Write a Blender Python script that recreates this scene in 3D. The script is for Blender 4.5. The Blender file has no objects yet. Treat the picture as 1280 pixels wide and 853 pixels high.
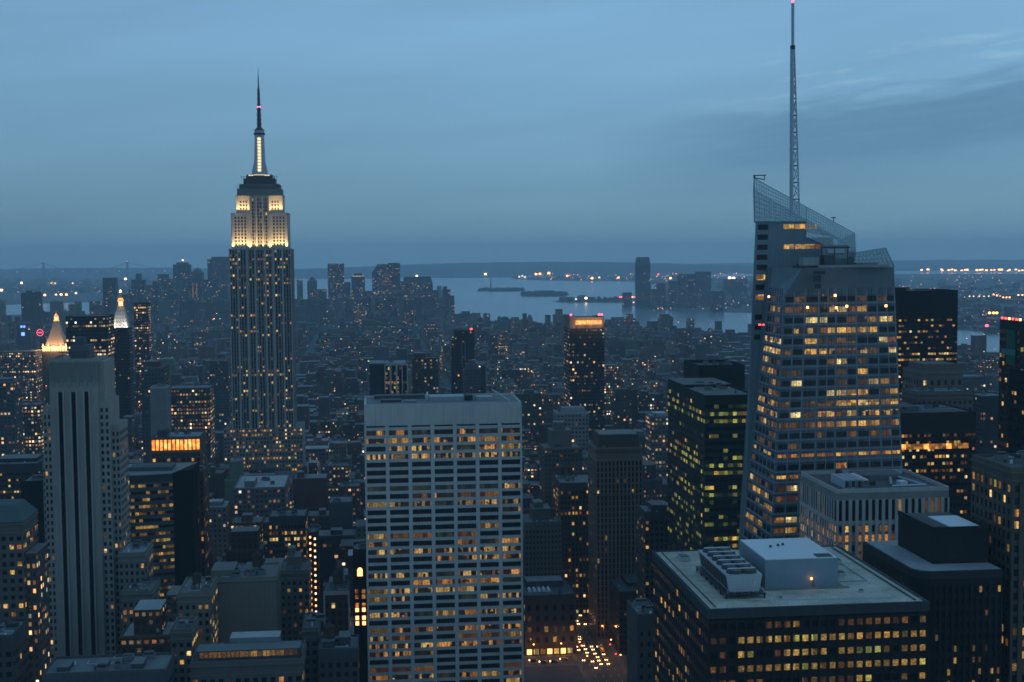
import bpy, math, random
from mathutils import Vector, Matrix
R = math.radians
random.seed(7)
sc = bpy.context.scene
COL = sc.collection

# ------------------------------------------------------------------ camera
F, CZ, PITCH, ROLL = 1680.0, 262.0, R(3.69), 0.008
_f = Vector((0, math.cos(PITCH), -math.sin(PITCH)))
_u0 = Vector((0, math.sin(PITCH), math.cos(PITCH)))
_r0 = Vector((1, 0, 0))
CU = _u0*math.cos(ROLL) + _r0*math.sin(ROLL)
CR = _r0*math.cos(ROLL) - _u0*math.sin(ROLL)
CAM = Vector((0, 0, CZ))
cd = bpy.data.cameras.new('camera'); cam = bpy.data.objects.new('camera', cd); COL.objects.link(cam)
cd.sensor_width = 36; cd.lens = 36*F/1280; cd.clip_start = 1; cd.clip_end = 80000
m = Matrix((CR, CU, -_f)).transposed().to_4x4(); m.translation = CAM
cam.matrix_world = m
sc.camera = cam

# ------------------------------------------------------------------ world
SUN_EL, SUN_ROT = R(16), R(100)
w = bpy.data.worlds.new('World'); sc.world = w; w.use_nodes = True
nt = w.node_tree; nt.nodes.clear()
def N(t, **k):
    n = nt.nodes.new(t)
    for a, b in k.items():
        if a == 'ins':
            for i, v in b.items(): n.inputs[i].default_value = v
        else: setattr(n, a, b)
    return n
def L(a, b): nt.links.new(a, b)
def math_(op, a, b=None, clamp=False):
    n = N('ShaderNodeMath', operation=op); n.use_clamp = clamp
    for i, v in enumerate((a, b)):
        if v is None: continue
        if isinstance(v, (int, float)): n.inputs[i].default_value = v
        else: L(v, n.inputs[i])
    return n.outputs[0]
def mixc(f, a, b, bt='MIX'):
    n = N('ShaderNodeMix', data_type='RGBA', blend_type=bt)
    for i, v in ((0, f), (6, a), (7, b)):
        if isinstance(v, (int, float)): n.inputs[i].default_value = v
        elif isinstance(v, tuple): n.inputs[i].default_value = v
        else: L(v, n.inputs[i])
    return n.outputs[2]
def ramp(f, stops):
    n = N('ShaderNodeValToRGB'); L(f, n.inputs[0]); e = n.color_ramp.elements
    while len(e) < len(stops): e.new(.5)
    for x, (p, c) in zip(e, stops): x.position = p; x.color = c if len(c) == 4 else (*c, 1)
    return n.outputs[0]
tc = N('ShaderNodeTexCoord'); sep = N('ShaderNodeSeparateXYZ'); L(tc.outputs[0], sep.inputs[0])
zc = math_('MAXIMUM', sep.outputs[2], .012)
cmb = N('ShaderNodeCombineXYZ'); L(sep.outputs[0], cmb.inputs[0]); L(sep.outputs[1], cmb.inputs[1]); L(zc, cmb.inputs[2])
sky = N('ShaderNodeTexSky', sky_type='NISHITA', sun_disc=False, sun_elevation=SUN_EL, sun_rotation=SUN_ROT, altitude=200, air_density=1.2, dust_density=2.0, ozone_density=3.0)
L(cmb.outputs[0], sky.inputs[0])
# dusk cast: the low cloud deck evens the sky out into a dim steel blue
deck = ramp(zc, [(0, (.185, .335, .43)), (.05, (.172, .345, .485)), (.16, (.222, .432, .65)), (.45, (.18, .375, .56)), (1, (.16, .335, .515))])
base = mixc(.22, mixc(1, deck, (9.2, 9.2, 9.2, 1), 'MULTIPLY'), mixc(1, sky.outputs[0], (.30, .48, .72, 1), 'MULTIPLY'))
# clouds: long thin streaks, densest to the right
az = math_('DIVIDE', sep.outputs[0], math_('MAXIMUM', sep.outputs[1], .05))
el = math_('SUBTRACT', zc, math_('MULTIPLY', az, .10))
cv = N('ShaderNodeCombineXYZ'); L(math_('MULTIPLY', az, 5.), cv.inputs[0]); L(math_('MULTIPLY', el, 42.), cv.inputs[1])
n1 = N('ShaderNodeTexNoise', ins={2: 2.3, 3: 9, 4: .62}); L(cv.outputs[0], n1.inputs[0])
n1.inputs['Distortion'].default_value = .35
n2 = N('ShaderNodeTexNoise', ins={2: .55, 3: 3, 4: .5}); L(cv.outputs[0], n2.inputs[0])
edge = math_('MULTIPLY', math_('SUBTRACT', .088, math_('ADD', el, math_('MULTIPLY', math_('SUBTRACT', n1.outputs[0], .5), .06))), 70., True)
right = math_('MULTIPLY', math_('SUBTRACT', az, .06), 7., True)
low = math_('MULTIPLY', math_('SUBTRACT', el, .015), 30., True)
dark = math_('MULTIPLY', math_('MULTIPLY', math_('MULTIPLY', edge, right), low), math_('ADD', .35, math_('MULTIPLY', n1.outputs[0], 1.3)), True)
streak = math_('MULTIPLY', math_('SUBTRACT', n1.outputs[0], .52), 7.0, True)
band = math_('SUBTRACT', 1.0, math_('MULTIPLY', math_('ABSOLUTE', math_('SUBTRACT', el, .102)), 45.), True)
streak = math_('MULTIPLY', math_('MULTIPLY', streak, band), right)
side = math_('SUBTRACT', .95, math_('MULTIPLY', math_('MULTIPLY', az, -1.), .30), False)
side = math_('MAXIMUM', math_('MINIMUM', side, .95), .84)
cs_ = N('ShaderNodeCombineColor'); [L(side, cs_.inputs[i]) for i in range(3)]
base = mixc(1, base, cs_.outputs[0], 'MULTIPLY')
c1 = mixc(math_('MULTIPLY', dark, .68), base, mixc(1, base, (.52, .60, .68, 1), 'MULTIPLY'))
c2 = mixc(math_('MULTIPLY', streak, .6), c1, mixc(1, base, (1.9, 1.45, 1.2, 1), 'MULTIPLY'))
soft = math_('MULTIPLY', math_('SUBTRACT', n2.outputs[0], .5), .35)
vv = math_('ADD', 1.0, soft)
cc = N('ShaderNodeCombineColor'); [L(vv, cc.inputs[i]) for i in range(3)]
c3 = mixc(1, c2, cc.outputs[0], 'MULTIPLY')
bg = N('ShaderNodeBackground'); bg.inputs[1].default_value = .134; L(c3, bg.inputs[0])
wo = N('ShaderNodeOutputWorld'); L(bg.outputs[0], wo.inputs[0])

# ------------------------------------------------------------------ last daylight through the cloud
sd = bpy.data.lights.new('sun', 'SUN'); sd.energy = .07; sd.angle = R(25); sd.color = (.85, .93, 1)
so = bpy.data.objects.new('sun', sd); COL.objects.link(so)
# Nishita: azimuth measured from +Y towards +X
sdir = Vector((math.sin(SUN_ROT)*math.cos(SUN_EL), math.cos(SUN_ROT)*math.cos(SUN_EL), math.sin(SUN_EL)))
so.rotation_euler = sdir.to_track_quat('Z', 'Y').to_euler(); so.location = (300, -100, 600)

vs = sc.view_settings; vs.view_transform = 'Standard'; vs.look = 'None'; vs.exposure = 0.0; vs.gamma = 1; vs.use_curve_mapping = False
cy = sc.cycles
cy.max_bounces = 4; cy.diffuse_bounces = 2; cy.glossy_bounces = 2; cy.volume_bounces = 1; cy.transparent_max_bounces = 12
cy.sample_clamp_indirect = 3; cy.use_denoising = True; cy.filter_width = 1.65
try: cy.denoiser = 'OPENIMAGEDENOISE'
except Exception: pass

# ------------------------------------------------------------------ geometry helpers
A = R(6.0); CA, SA = math.cos(A), math.sin(A)
def ray(px, py): return _f + CR*((px-640)/F) + CU*((426.5-py)/F)
def at(px, py, Y):
    d = ray(px, py); return CAM + d*(Y/d.y)
def gnd(px, py, z=0):
    d = ray(px, py); return CAM + d*((z-CZ)/d.z)
def proj(P):
    d = P-CAM; k = d.dot(_f)
    if k < 1: return (-9999, 9999)
    return 640+F*d.dot(CR)/k, 426.5-F*d.dot(CU)/k
def uv(P): return P.x*CA+P.y*SA, -P.x*SA+P.y*CA
def wp(u, v, z=0): return Vector((u*CA-v*SA, u*SA+v*CA, z))
def zrow(px, py, D): return at(px, py, D).z

class MB:
    def __init__(s): s.v = []; s.f = []; s.m = []; s.c = []; s.p = []; s.uv = []
    def face(s, pts, mat, col=(.3, .3, .3, .5), par=(.3, .35, 0, 0), uvs=None):
        n = len(s.v); s.v += [tuple(p) for p in pts]; s.f.append(tuple(range(n, n+len(pts))))
        s.m.append(mat); s.c.append(col if len(col) == 4 else (*col, .5)); s.p.append(par)
        s.uv.append(uvs or [(0, 0)]*len(pts))
    def hexa(s, b, t, mat, col=(.3,.3,.3,.5), par=(.3,.35,0,0), top=None, topcol=None, bottom=True, off=(0,0)):
        k = len(b); d = 0
        for i in range(k):
            j = (i+1) % k; w_ = (Vector(b[j])-Vector(b[i])).length
            cw = max(par[0]*10, .1); nn = max(1, round(w_/cw)); sc_ = nn*cw/w_ if par[2] > 0 and w_ > 0 else 1
            z0, z1 = b[i][2], t[i][2]
            s.face([b[i], b[j], t[j], t[i]], mat, col, par, [(off[0]+d, z0-z1+off[1]), (off[0]+d+w_*sc_, z0-z1+off[1]), (off[0]+d+w_*sc_, off[1]), (off[0]+d, off[1])])
            d += cw*(nn+7)
        s.face(t, top or mat, topcol or col, (.3,.35,0,0))
        if bottom: s.face(list(reversed(b)), top or mat, topcol or col, (.3,.35,0,0))
    def box(s, x0, x1, y0, y1, z0, z1, mat, col=(.3,.3,.3,.5), **k):
        s.hexa([(x0,y0,z0),(x1,y0,z0),(x1,y1,z0),(x0,y1,z0)], [(x0,y0,z1),(x1,y0,z1),(x1,y1,z1),(x0,y1,z1)], mat, col, **k)
    def ngon(s, cx, cy_, r0, r1, z0, z1, n, mat, col=(.3,.3,.3,.5), ph=0, **k):
        f = lambda r, z: [(cx+r*math.cos(ph+2*math.pi*i/n), cy_+r*math.sin(ph+2*math.pi*i/n), z) for i in range(n)]
        s.hexa(f(r0, z0), f(r1, z1), mat, col, **k)
    def bar(s, a, b, r, mat, col=(.3,.3,.3,.5), n=4):
        a, b = Vector(a), Vector(b); d = (b-a).normalized(); x = d.orthogonal().normalized(); y = d.cross(x)
        f = lambda p: [tuple(p+(x*math.cos(2*math.pi*i/n+.785)+y*math.sin(2*math.pi*i/n+.785))*r) for i in range(n)]
        s.hexa(f(a), f(b), mat, col)
    def build(s, name, parent=None, origin=None):
        me = bpy.data.meshes.new(name)
        o_ = Vector(origin) if origin is not None else Vector((0,0,0))
        vv_ = s.v if origin is None else [tuple(Vector(p)-o_) for p in s.v]
        me.from_pydata(vv_, [], s.f)
        names = []
        for q in s.m:
            if q not in names: names.append(q)
        for q in names: me.materials.append(M[q])
        me.polygons.foreach_set('material_index', [names.index(q) for q in s.m])
        if any(q in ATTR for q in names):
            ca = me.attributes.new('bcol', 'FLOAT_COLOR', 'CORNER'); pa = me.attributes.new('bpar', 'FLOAT_COLOR', 'CORNER')
            cl, pl, ul = [], [], []
            for f_, c_, p_, u_ in zip(s.f, s.c, s.p, s.uv):
                for i in range(len(f_)): cl += c_; pl += p_; ul += u_[i]
            ca.data.foreach_set('color', cl); pa.data.foreach_set('color', pl)
            ul_ = me.uv_layers.new(name='UVMap'); ul_.data.foreach_set('uv', ul)
        o = bpy.data.objects.new(name, me); COL.objects.link(o)
        if origin is not None: o.location = o_
        if parent is not None: o.parent = parent
        return o
def tag(o, label=None, cat=None, group=None, kind=None):
    for k, v in (('label', label), ('category', cat), ('group', group), ('kind', kind)):
        if v: o[k] = v
    return o

# ------------------------------------------------------------------ materials
M = {}; ATTR = {'facade', 'masonry', 'roofing', 'floodlit'}
def newmat(name):
    global nt
    m_ = bpy.data.materials.new(name); m_.use_nodes = True; nt = m_.node_tree; nt.nodes.clear(); M[name] = m_; return m_
def surf(col, rough=.8, metal=0., emit=None, es=0., spec=.4, normal=None):
    b = N('ShaderNodeBsdfPrincipled'); o = N('ShaderNodeOutputMaterial'); L(b.outputs[0], o.inputs[0])
    for k, v in (('Base Color', col), ('Roughness', rough), ('Metallic', metal), ('Specular IOR Level', spec), ('Emission Color', emit), ('Emission Strength', es), ('Normal', normal)):
        if v is None: continue
        if isinstance(v, tuple): b.inputs[k].default_value = v if len(v) == 4 else (*v, 1)
        elif isinstance(v, (int, float)): b.inputs[k].default_value = v
        else: L(v, b.inputs[k])
    return b
def pos():
    g = N('ShaderNodeNewGeometry'); r = N('ShaderNodeVectorRotate', rotation_type='Z_AXIS'); r.inputs['Angle'].default_value = -A
    L(g.outputs['Position'], r.inputs[0]); return r.outputs[0]
def noise(v, s, d=3, r=.5):
    n = N('ShaderNodeTexNoise', ins={2: s, 3: d, 4: r}); L(v, n.inputs[0]); return n.outputs[0]
def attr(n_):
    a = N('ShaderNodeAttribute', attribute_name=n_); return a
def scalec(c, f):
    n = N('ShaderNodeVectorMath', operation='SCALE'); L(c, n.inputs[0]); (n.inputs['Scale'].__setattr__('default_value', f) if isinstance(f, (int, float)) else L(f, n.inputs['Scale'])); return n.outputs[0]
def vscale(v, t):
    n = N('ShaderNodeVectorMath', operation='MULTIPLY'); L(v, n.inputs[0]); n.inputs[1].default_value = t; return n.outputs[0]

# plain masonry coloured per building, with rain streaks and grime
newmat('masonry'); p = pos(); a = attr('bcol')
f = math_('ADD', .62, math_('ADD', math_('MULTIPLY', noise(p, .05, 4), .4), math_('MULTIPLY', noise(vscale(p, (1, 1, .12)), .9, 3), .36)))
f = math_('MULTIPLY', f, .52)
surf(scalec(a.outputs[0], f), .85, spec=.12)
M['masonry'].cycles.emission_sampling = 'NONE'
newmat('roofing'); p = pos(); a = attr('bcol')
f = math_('MULTIPLY', .62, math_('ADD', .35, math_('ADD', math_('MULTIPLY', noise(p, .045, 5, .65), .8), math_('MULTIPLY', noise(p, .5, 3), .5))))
surf(scalec(a.outputs[0], f), .7)
# masonry with rows of windows, some lit: cell sizes, share lit and seed come per building
newmat('facade'); a = attr('bcol'); b_ = attr('bpar')
su = N('ShaderNodeSeparateColor'); L(b_.outputs[0], su.inputs[0])
uvn = N('ShaderNodeUVMap'); uvn.uv_map = 'UVMap'; s_ = N('ShaderNodeSeparateXYZ'); L(uvn.outputs[0], s_.inputs[0])
cu = math_('DIVIDE', s_.outputs[0], math_('MULTIPLY', su.outputs[0], 10)); cw_ = math_('DIVIDE', s_.outputs[1], math_('MULTIPLY', su.outputs[1], 10))
iu, iv = math_('FLOOR', cu), math_('FLOOR', cw_); fu, fv = math_('FRACT', cu), math_('FRACT', cw_)
seed = b_.outputs[3]
def wn(x, y, z):
    c = N('ShaderNodeCombineXYZ')
    for i, q in enumerate((x, y, z)):
        if isinstance(q, (int, float)): c.inputs[i].default_value = q
        else: L(q, c.inputs[i])
    n = N('ShaderNodeTexWhiteNoise', noise_dimensions='3D'); L(c.outputs[0], n.inputs[0]); return n.outputs
win = math_('MULTIPLY', math_('LESS_THAN', math_('ABSOLUTE', math_('SUBTRACT', fu, .5)), math_('MULTIPLY', a.outputs[3], .5)),
            math_('LESS_THAN', math_('ABSOLUTE', math_('SUBTRACT', fv, .5)), .25))
win = math_('MULTIPLY', win, math_('GREATER_THAN', su.outputs[2], .0001))
win = math_('MULTIPLY', win, math_('LESS_THAN', s_.outputs[1], -1.2))
r1 = wn(iu, iv, seed); r2 = wn(iv, seed, 3.3); r3 = wn(math_('ADD', iu, 77.7), iv, seed)
rowf = math_('POWER', r2[0], 3.0)
lit = math_('LESS_THAN', r1[0], math_('MULTIPLY', su.outputs[2], math_('ADD', .25, math_('MULTIPLY', rowf, 3.0))))
litm = math_('MULTIPLY', lit, win)
lc = ramp(r3[0], [(0, (1, .36, .09)), (.35, (1, .56, .22)), (.7, (1, .72, .38)), (.9, (.95, .85, .6)), (1, (.7, .9, .75))])
r4 = wn(iu, math_('ADD', iv, 31.3), seed)
es = math_('MULTIPLY', litm, math_('ADD', .12, math_('MULTIPLY', math_('POWER', r4[0], 4.0), 2.6)))
p = pos(); f = math_('MULTIPLY', .32, math_('ADD', .65, math_('MULTIPLY', noise(p, .08, 3), .7)))
bs = surf(mixc(win, scalec(a.outputs[0], f), (.018, .024, .03, 1)), math_('SUBTRACT', .8, math_('MULTIPLY', win, .5)), emit=lc, es=es, spec=.15)
M['facade'].cycles.emission_sampling = 'NONE'

def litmat(name, col, strength, partial=1.0, cell=1.5, fh=3.9, base=.12):
    newmat(name); p = pos()
    q = N('ShaderNodeVectorMath', operation='DIVIDE'); L(p, q.inputs[0]); q.inputs[1].default_value = (cell, cell, fh)
    fl = N('ShaderNodeVectorMath', operation='FLOOR'); L(q.outputs[0], fl.inputs[0])
    w_ = N('ShaderNodeTexWhiteNoise', noise_dimensions='3D'); L(fl.outputs[0], w_.inputs[0])
    big = noise(vscale(p, (.12, .12, .26)), 1.0, 2)
    on = math_('LESS_THAN', math_('ADD', math_('MULTIPLY', w_.outputs[0], .55), math_('MULTIPLY', big, .6)), partial*1.15)
    inner = noise(vscale(p, (1, 1, 1.5)), 1.5, 4, .75)
    k = math_('POWER', math_('MULTIPLY', inner, 1.8), 3.4)
    q2 = N('ShaderNodeVectorMath', operation='DIVIDE'); L(p, q2.inputs[0]); q2.inputs[1].default_value = (2.35, 2.35, fh)
    f2 = N('ShaderNodeVectorMath', operation='FLOOR'); L(q2.outputs[0], f2.inputs[0]); w2 = N('ShaderNodeTexWhiteNoise', noise_dimensions='3D'); L(f2.outputs[0], w2.inputs[0])
    st = math_('MULTIPLY', math_('ADD', math_('MULTIPLY', k, strength), base*strength), math_('ADD', .03, math_('MULTIPLY', on, .97)))
    st = math_('MULTIPLY', st, math_('ADD', .22, math_('MULTIPLY', math_('POWER', w2.outputs[0], 1.6), 1.45)))
    cr = mixc(w_.outputs[0], (*col, 1), (col[0], col[1]*.74, col[2]*.5, 1))
    surf((.02, .022, .025), .25, emit=cr, es=st)
    M[name].cycles.emission_sampling = 'NONE'
litmat('lit_warm', (1, .60, .15), .60)
litmat('lit_amber', (1, .44, .10), .42)
litmat('lit_white', (1, .78, .34), .85)
litmat('lit_green', (.62, .68, .16), .42)
litmat('lit_gold', (1, .66, .16), .28)
litmat('lit_dim', (1, .48, .09), .10)
litmat('lit_part', (1, .64, .20), .42, .50, 1.3)
litmat('lit_part_amber', (1, .46, .10), .40, .50, 1.9)
litmat('lit_dimgreen', (.35, .5, .22), .045)
newmat('glass_dark'); p = pos(); surf((.008, .011, .015), .15, spec=.22)
newmat('void'); surf((.006, .007, .009), .8, spec=.05)
newmat('glass_blue'); p = pos(); surf((.05, .085, .12), .12, spec=.6)
newmat('metal_dark'); surf((.03, .035, .042), .5, .3)
newmat('metal_grey'); p = pos(); surf(scalec(N('ShaderNodeRGB').outputs[0], 1.0), .5)
_ = M['metal_grey'].node_tree; _.nodes['RGB'].outputs[0].default_value = (.30, .36, .42, 1)
newmat('metal_pale'); surf((.55, .60, .64), .45, .2)
def emat(name, c, s, sample=False):
    newmat(name); surf((.1, .1, .1), .5, emit=c, es=s)
    if not sample: M[name].cycles.emission_sampling = 'NONE'
emat('lamp_red', (1, .06, .05), 5); emat('lamp_pink', (1, .12, .25), 3); emat('lamp_sodium', (1, .36, .09), 9); emat('lamp_warm', (1, .66, .32), 8); emat('lamp_white', (.9, .95, 1), 8)
emat('headlight', (1, .55, .22), 11); emat('taillight', (1, .05, .02), 6); emat('lamp_blue', (.15, .3, 1), 3); emat('lamp_green', (.3, 1, .5), 3)
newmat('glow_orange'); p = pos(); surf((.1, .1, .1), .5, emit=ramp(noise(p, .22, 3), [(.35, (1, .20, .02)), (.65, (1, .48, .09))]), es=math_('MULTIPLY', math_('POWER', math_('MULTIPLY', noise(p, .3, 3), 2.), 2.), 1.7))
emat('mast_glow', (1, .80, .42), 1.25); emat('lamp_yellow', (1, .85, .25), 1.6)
emat('lamp_dim', (1, .42, .14), 3.2); emat('lamp_dimwhite', (1, .75, .5), 2.6)
newmat('screen_glass')
b1 = N('ShaderNodeBsdfTransparent'); b1.inputs[0].default_value = (.55, .68, .74, 1); b2 = N('ShaderNodeBsdfGlossy'); b2.inputs[1].default_value = .08; b2.inputs[0].default_value = (.5, .6, .65, 1)
mx = N('ShaderNodeMixShader'); mx.inputs[0].default_value = .36; o = N('ShaderNodeOutputMaterial'); L(b1.outputs[0], mx.inputs[1]); L(b2.outputs[0], mx.inputs[2]); L(mx.outputs[0], o.inputs[0])
newmat('asphalt'); p = pos(); surf(scalec(ramp(noise(p, .2, 4), [(0, (.03, .032, .035)), (1, (.075, .075, .08))]), 1.), .75)
newmat('land'); p = pos(); surf(ramp(noise(p, .004, 8, .7), [(.3, (.03, .04, .045)), (.5, (.055, .065, .07)), (.7, (.11, .12, .13))]), .9)
newmat('wood'); p = pos(); surf(ramp(noise(p, .006, 6, .7), [(.3, (.02, .03, .025)), (.7, (.05, .055, .05))]), .95)
newmat('water'); p = pos()
bp = N('ShaderNodeBump'); bp.inputs['Strength'].default_value = .35; bp.inputs['Distance'].default_value = 1.; L(noise(vscale(p, (1, 2.2, 1)), .05, 5, .6), bp.inputs['Height'])
surf(ramp(noise(vscale(p, (1, .3, 1)), .0012, 4), [(.3, (.11, .16, .19)), (.7, (.15, .21, .24))]), .2, spec=.8, normal=bp.outputs[0])
newmat('car_paint'); oi = N('ShaderNodeObjectInfo'); surf(ramp(oi.outputs['Random'], [(0, (.5, .32, .02)), (.4, (.4, .28, .02)), (.45, (.03, .03, .035)), (.7, (.3, .3, .32)), (1, (.05, .07, .12))]), .3, .3)
newmat('rubber'); surf((.02, .02, .02), .9)

# ------------------------------------------------------------------ setting
def sheet(name, pts, mat, z, label=None, kind='structure', thick=0):
    mb = MB(); 
    if thick: mb.hexa([(x, y, z-thick) for x, y in pts], [(x, y, z) for x, y in pts], mat)
    else: mb.face([(x, y, z) for x, y in pts], mat)
    return tag(mb.build(name), kind=kind)
def gp(*pp): return [tuple(gnd(x, y, 0)[:2]) for x, y in pp]
sheet('ground', [(-15000, -300), (15000, -300), (15000, 29000), (-15000, 29000)], 'land', -2.0)
# harbour, Hudson and East River: one sheet of water over the low ground
sheet('water', gp((-160, 386), (60, 379.5), (128, 377), (262, 372), (330, 348), (420, 349), (640, 347), (760, 346), (1000, 341), (1330, 336), (1420, 345), (1500, 470), (1290, 456), (1195, 449), (930, 428), (700, 420), (200, 400), (0, 400), (-190, 399)), 'water', -1.2)
sheet('manhattan_ground', gp((-400, 400), (-100, 398), (60, 392), (130, 394), (330, 391), (470, 392), (560, 394), (578, 399), (600, 400), (630, 402), (655, 411), (700, 414), (760, 418), (880, 427), (1000, 434), (1130, 447), (1290, 464), (1400, 480))
      + [(2500, 300), (2500, -250), (-2600, -250)], 'asphalt', 0)
sheet('jersey_land', gp((786, 379.5), (792, 383), (850, 389), (935, 391), (1060, 399), (1200, 412), (1290, 422), (1500, 445), (1500, 341), (1000, 343.5), (880, 347.), (848, 350), (840, 360), (800, 366), (790, 372)), 'land', -.4)
sheet('jersey_spit', gp((690, 376.6), (720, 374.6), (790, 373), (800, 379), (760, 378.5), (700, 378.2)), 'land', -.3)
sheet('liberty_island', gp((596, 363.6), (606, 362), (640, 361.6), (656, 363), (650, 364.4), (615, 364.8)), 'wood', .5, thick=1.6)
sheet('ellis_island', gp((650, 369.6), (656, 367.2), (700, 366.4), (712, 368.2), (706, 370.6), (660, 371.2)), 'wood', .5, thick=1.6)
sheet('bayonne_land', gp((640, 349.2), (690, 347), (800, 345), (900, 345), (900, 352), (846, 355), (780, 352), (700, 351.4)), 'land', -.35)
mb = MB(); rr = random.Random(4)
# hills: ridges of real height far across the harbour
def ridge(name, x0, x1, D, hs, mat='wood', dep=2500):
    mb = MB(); n = 60; P = []
    for i in range(n+1):
        t = i/n; px = x0+(x1-x0)*t
        h = hs[0]+(hs[1]-hs[0])*math.sin(math.pi*min(1, max(0, t)))**.8 + rr.uniform(-4, 4)
        X = at(px, 330, D).x
        P.append((X, h))
    for (xa, ha), (xb, hb) in zip(P, P[1:]):
        mb.face([(xa, D-dep, -1), (xb, D-dep, -1), (xb, D, hb), (xa, D, ha)], mat)
        mb.face([(xa, D, ha), (xb, D, hb), (xb, D+dep, -1), (xa, D+dep, -1)], mat)
    return tag(mb.build(name), kind='structure')
ridge('staten_island_hills', 330, 985, 19500, (25, 150))
ridge('jersey_hills', 800, 1500, 25000, (30, 95))
ridge('brooklyn_rise', -250, 420, 22000, (20, 95))

# haze: pale even air round everything
newmat('haze'); pv = N('ShaderNodeVolumePrincipled'); pv.inputs['Color'].default_value = (.66, .86, 1.0, 1); pv.inputs['Density'].default_value = 6.0e-5
pv.inputs['Anisotropy'].default_value = .0
o = N('ShaderNodeOutputMaterial'); L(pv.outputs[0], o.inputs[1])
hb = MB(); hb.box(-16000, 16000, -400, 29500, -3.2, 480, 'haze')
tag(hb.build('haze'), kind='stuff')

# ------------------------------------------------------------------ building kit
HERO = []       # footprints in street coordinates, kept clear of the ordinary blocks
class Bld:
    def __init__(s, name, label, cat, uc, vc, group=None, rot=A):
        s.o = bpy.data.objects.new(name, None); COL.objects.link(s.o); s.o.empty_display_size = 5
        s.uc, s.vc, s.rot = uc, vc, rot
        s.o.location = wp(uc, vc); s.o.rotation_euler = (0, 0, rot)
        tag(s.o, label, cat, group); s.parts = {}; s.win = []; s.nmax = 100; s.extra = []; s.sub = {}
        s.M = Matrix.Translation(s.o.location) @ Matrix.Rotation(rot, 4, 'Z'); s.Mi = s.M.inverted()
    def world(s, p): return s.M @ Vector(p)
    def local(s, P): return s.Mi @ P
    def mb(s, n): return s.parts.setdefault(n, MB())
    def facade(s, P, Q, R_, S, nx, ny, ww, wh, lit, col=(.3,.3,.3), band=None, pier=None, proud=.3, part='wall', fy=.5, off=.05, mat='masonry', name='window', pier_every=1):
        P, Q, R_, S = map(Vector, (P, Q, R_, S)); n = (Q-P).cross(S-P).normalized()
        B = lambda a, b: (P*(1-a)+Q*a)*(1-b) + (S*(1-a)+R_*a)*b
        for j in range(ny):
            for i in range(nx):
                mt = lit(i, j)
                if mt is None: continue
                a0, a1 = (i+.5-ww/2)/nx, (i+.5+ww/2)/nx; b0, b1 = (j+fy-wh/2)/ny, (j+fy+wh/2)/ny
                s.win.append(([B(a0, b0)+n*off, B(a1, b0)+n*off, B(a1, b1)+n*off, B(a0, b1)+n*off], n, mt, name))
        mb = s.mb(part)
        def slab(a0, a1, b0, b1, t0, t1):
            q = [B(a0, b0), B(a1, b0), B(a1, b1), B(a0, b1)]
            mb.hexa([tuple(x+n*t0) for x in q], [tuple(x+n*t1) for x in q], mat, col)
        if band:
            for j in range(ny+1):
                b0, b1 = (j-(1-wh)/2+fy-.5)/ny, (j+(1-wh)/2+fy-.5)/ny
                slab(0, 1, max(0, b0), min(1, b1), -.2, band)
        if pier:
            for i in range(0, nx+1, pier_every):
                a0, a1 = (i-(1-ww)/2)/nx, (i+(1-ww)/2)/nx
                slab(max(0, a0), min(1, a1), 0, 1, -.2, pier)
    def finish(s):
        cand = []
        for q, n, mt, nm in s.win:
            c = sum(q, Vector())/4; W_ = s.world(c); x, y = proj(W_)
            if x < -6 or x > 1286 or y > 861 or y < 0: continue
            sz = (q[1]-q[0]).length*(q[3]-q[0]).length/((W_-CAM).length**2)
            vis = (s.M.to_3x3() @ n).dot((CAM-W_).normalized())
            if vis <= 0: continue
            cand.append((sz*vis, c, q, n, mt, nm))
        cand.sort(key=lambda t: -t[0])
        rest = MB(); cache = {}
        for k, (sz, c, q, n, mt, nm) in enumerate(cand):
            if k < s.nmax:
                rel = [tuple(round(t, 3) for t in (x-c)) for x in q]; key = (tuple(rel), mt)
                if key in cache:
                    o = bpy.data.objects.new(nm, cache[key]); COL.objects.link(o); o.parent = s.o; o.location = c
                else:
                    mb = MB(); mb.hexa([tuple(Vector(r)-n*.04) for r in rel], [tuple(Vector(r)) for r in rel], mt)
                    o = mb.build(nm, s.o); o.location = c; cache[key] = o.data
            else: rest.face(q, mt)
        if rest.f: tag(rest.build('window', s.o), kind='stuff')
        made = {}
        for n_, mb in s.parts.items():
            if mb.f and n_ not in s.sub: made[n_] = mb.build(n_, s.o)
        for e in s.extra:
            if len(e) == 2: made[e[0]] = e[1].build(e[0], s.o)
        for n_, par in s.sub.items():
            if n_ in s.parts: s.parts[n_].build(n_, made[par])
        for e in s.extra:
            if len(e) == 3: e[1].build(e[0], made[e[2]])
        return s.o

PAL = {'warm': [('lit_warm', 6), ('lit_amber', 2), ('lit_white', 3), ('lit_dim', 6), ('lit_green', .7)], 'gold': [('lit_gold', 8), ('lit_dim', 4), ('lit_warm', 2)],
       'green': [('lit_green', 8), ('lit_dimgreen', 6), ('lit_warm', 1)], 'amber': [('lit_amber', 6), ('lit_dim', 4), ('lit_warm', 2)],
       'ribbon': [('lit_part', 7), ('lit_part_amber', 4), ('lit_dimgreen', 4), ('lit_dim', 5), ('lit_warm', 1)]}
def litf(seed, p, pal='warm', row=2.5, dark='glass_dark', rowp=None, ny=0):
    r = random.Random(seed); rows = {}
    if rowp: rows = {ny-1-k: q for k, q in enumerate(rowp)}
    ms, ws = zip(*PAL[pal])
    def f(i, j):
        if j not in rows: rows[j] = p*(.35+r.random()**2*row)
        return r.choices(ms, ws)[0] if r.random() < rows[j] else dark
    return f

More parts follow.
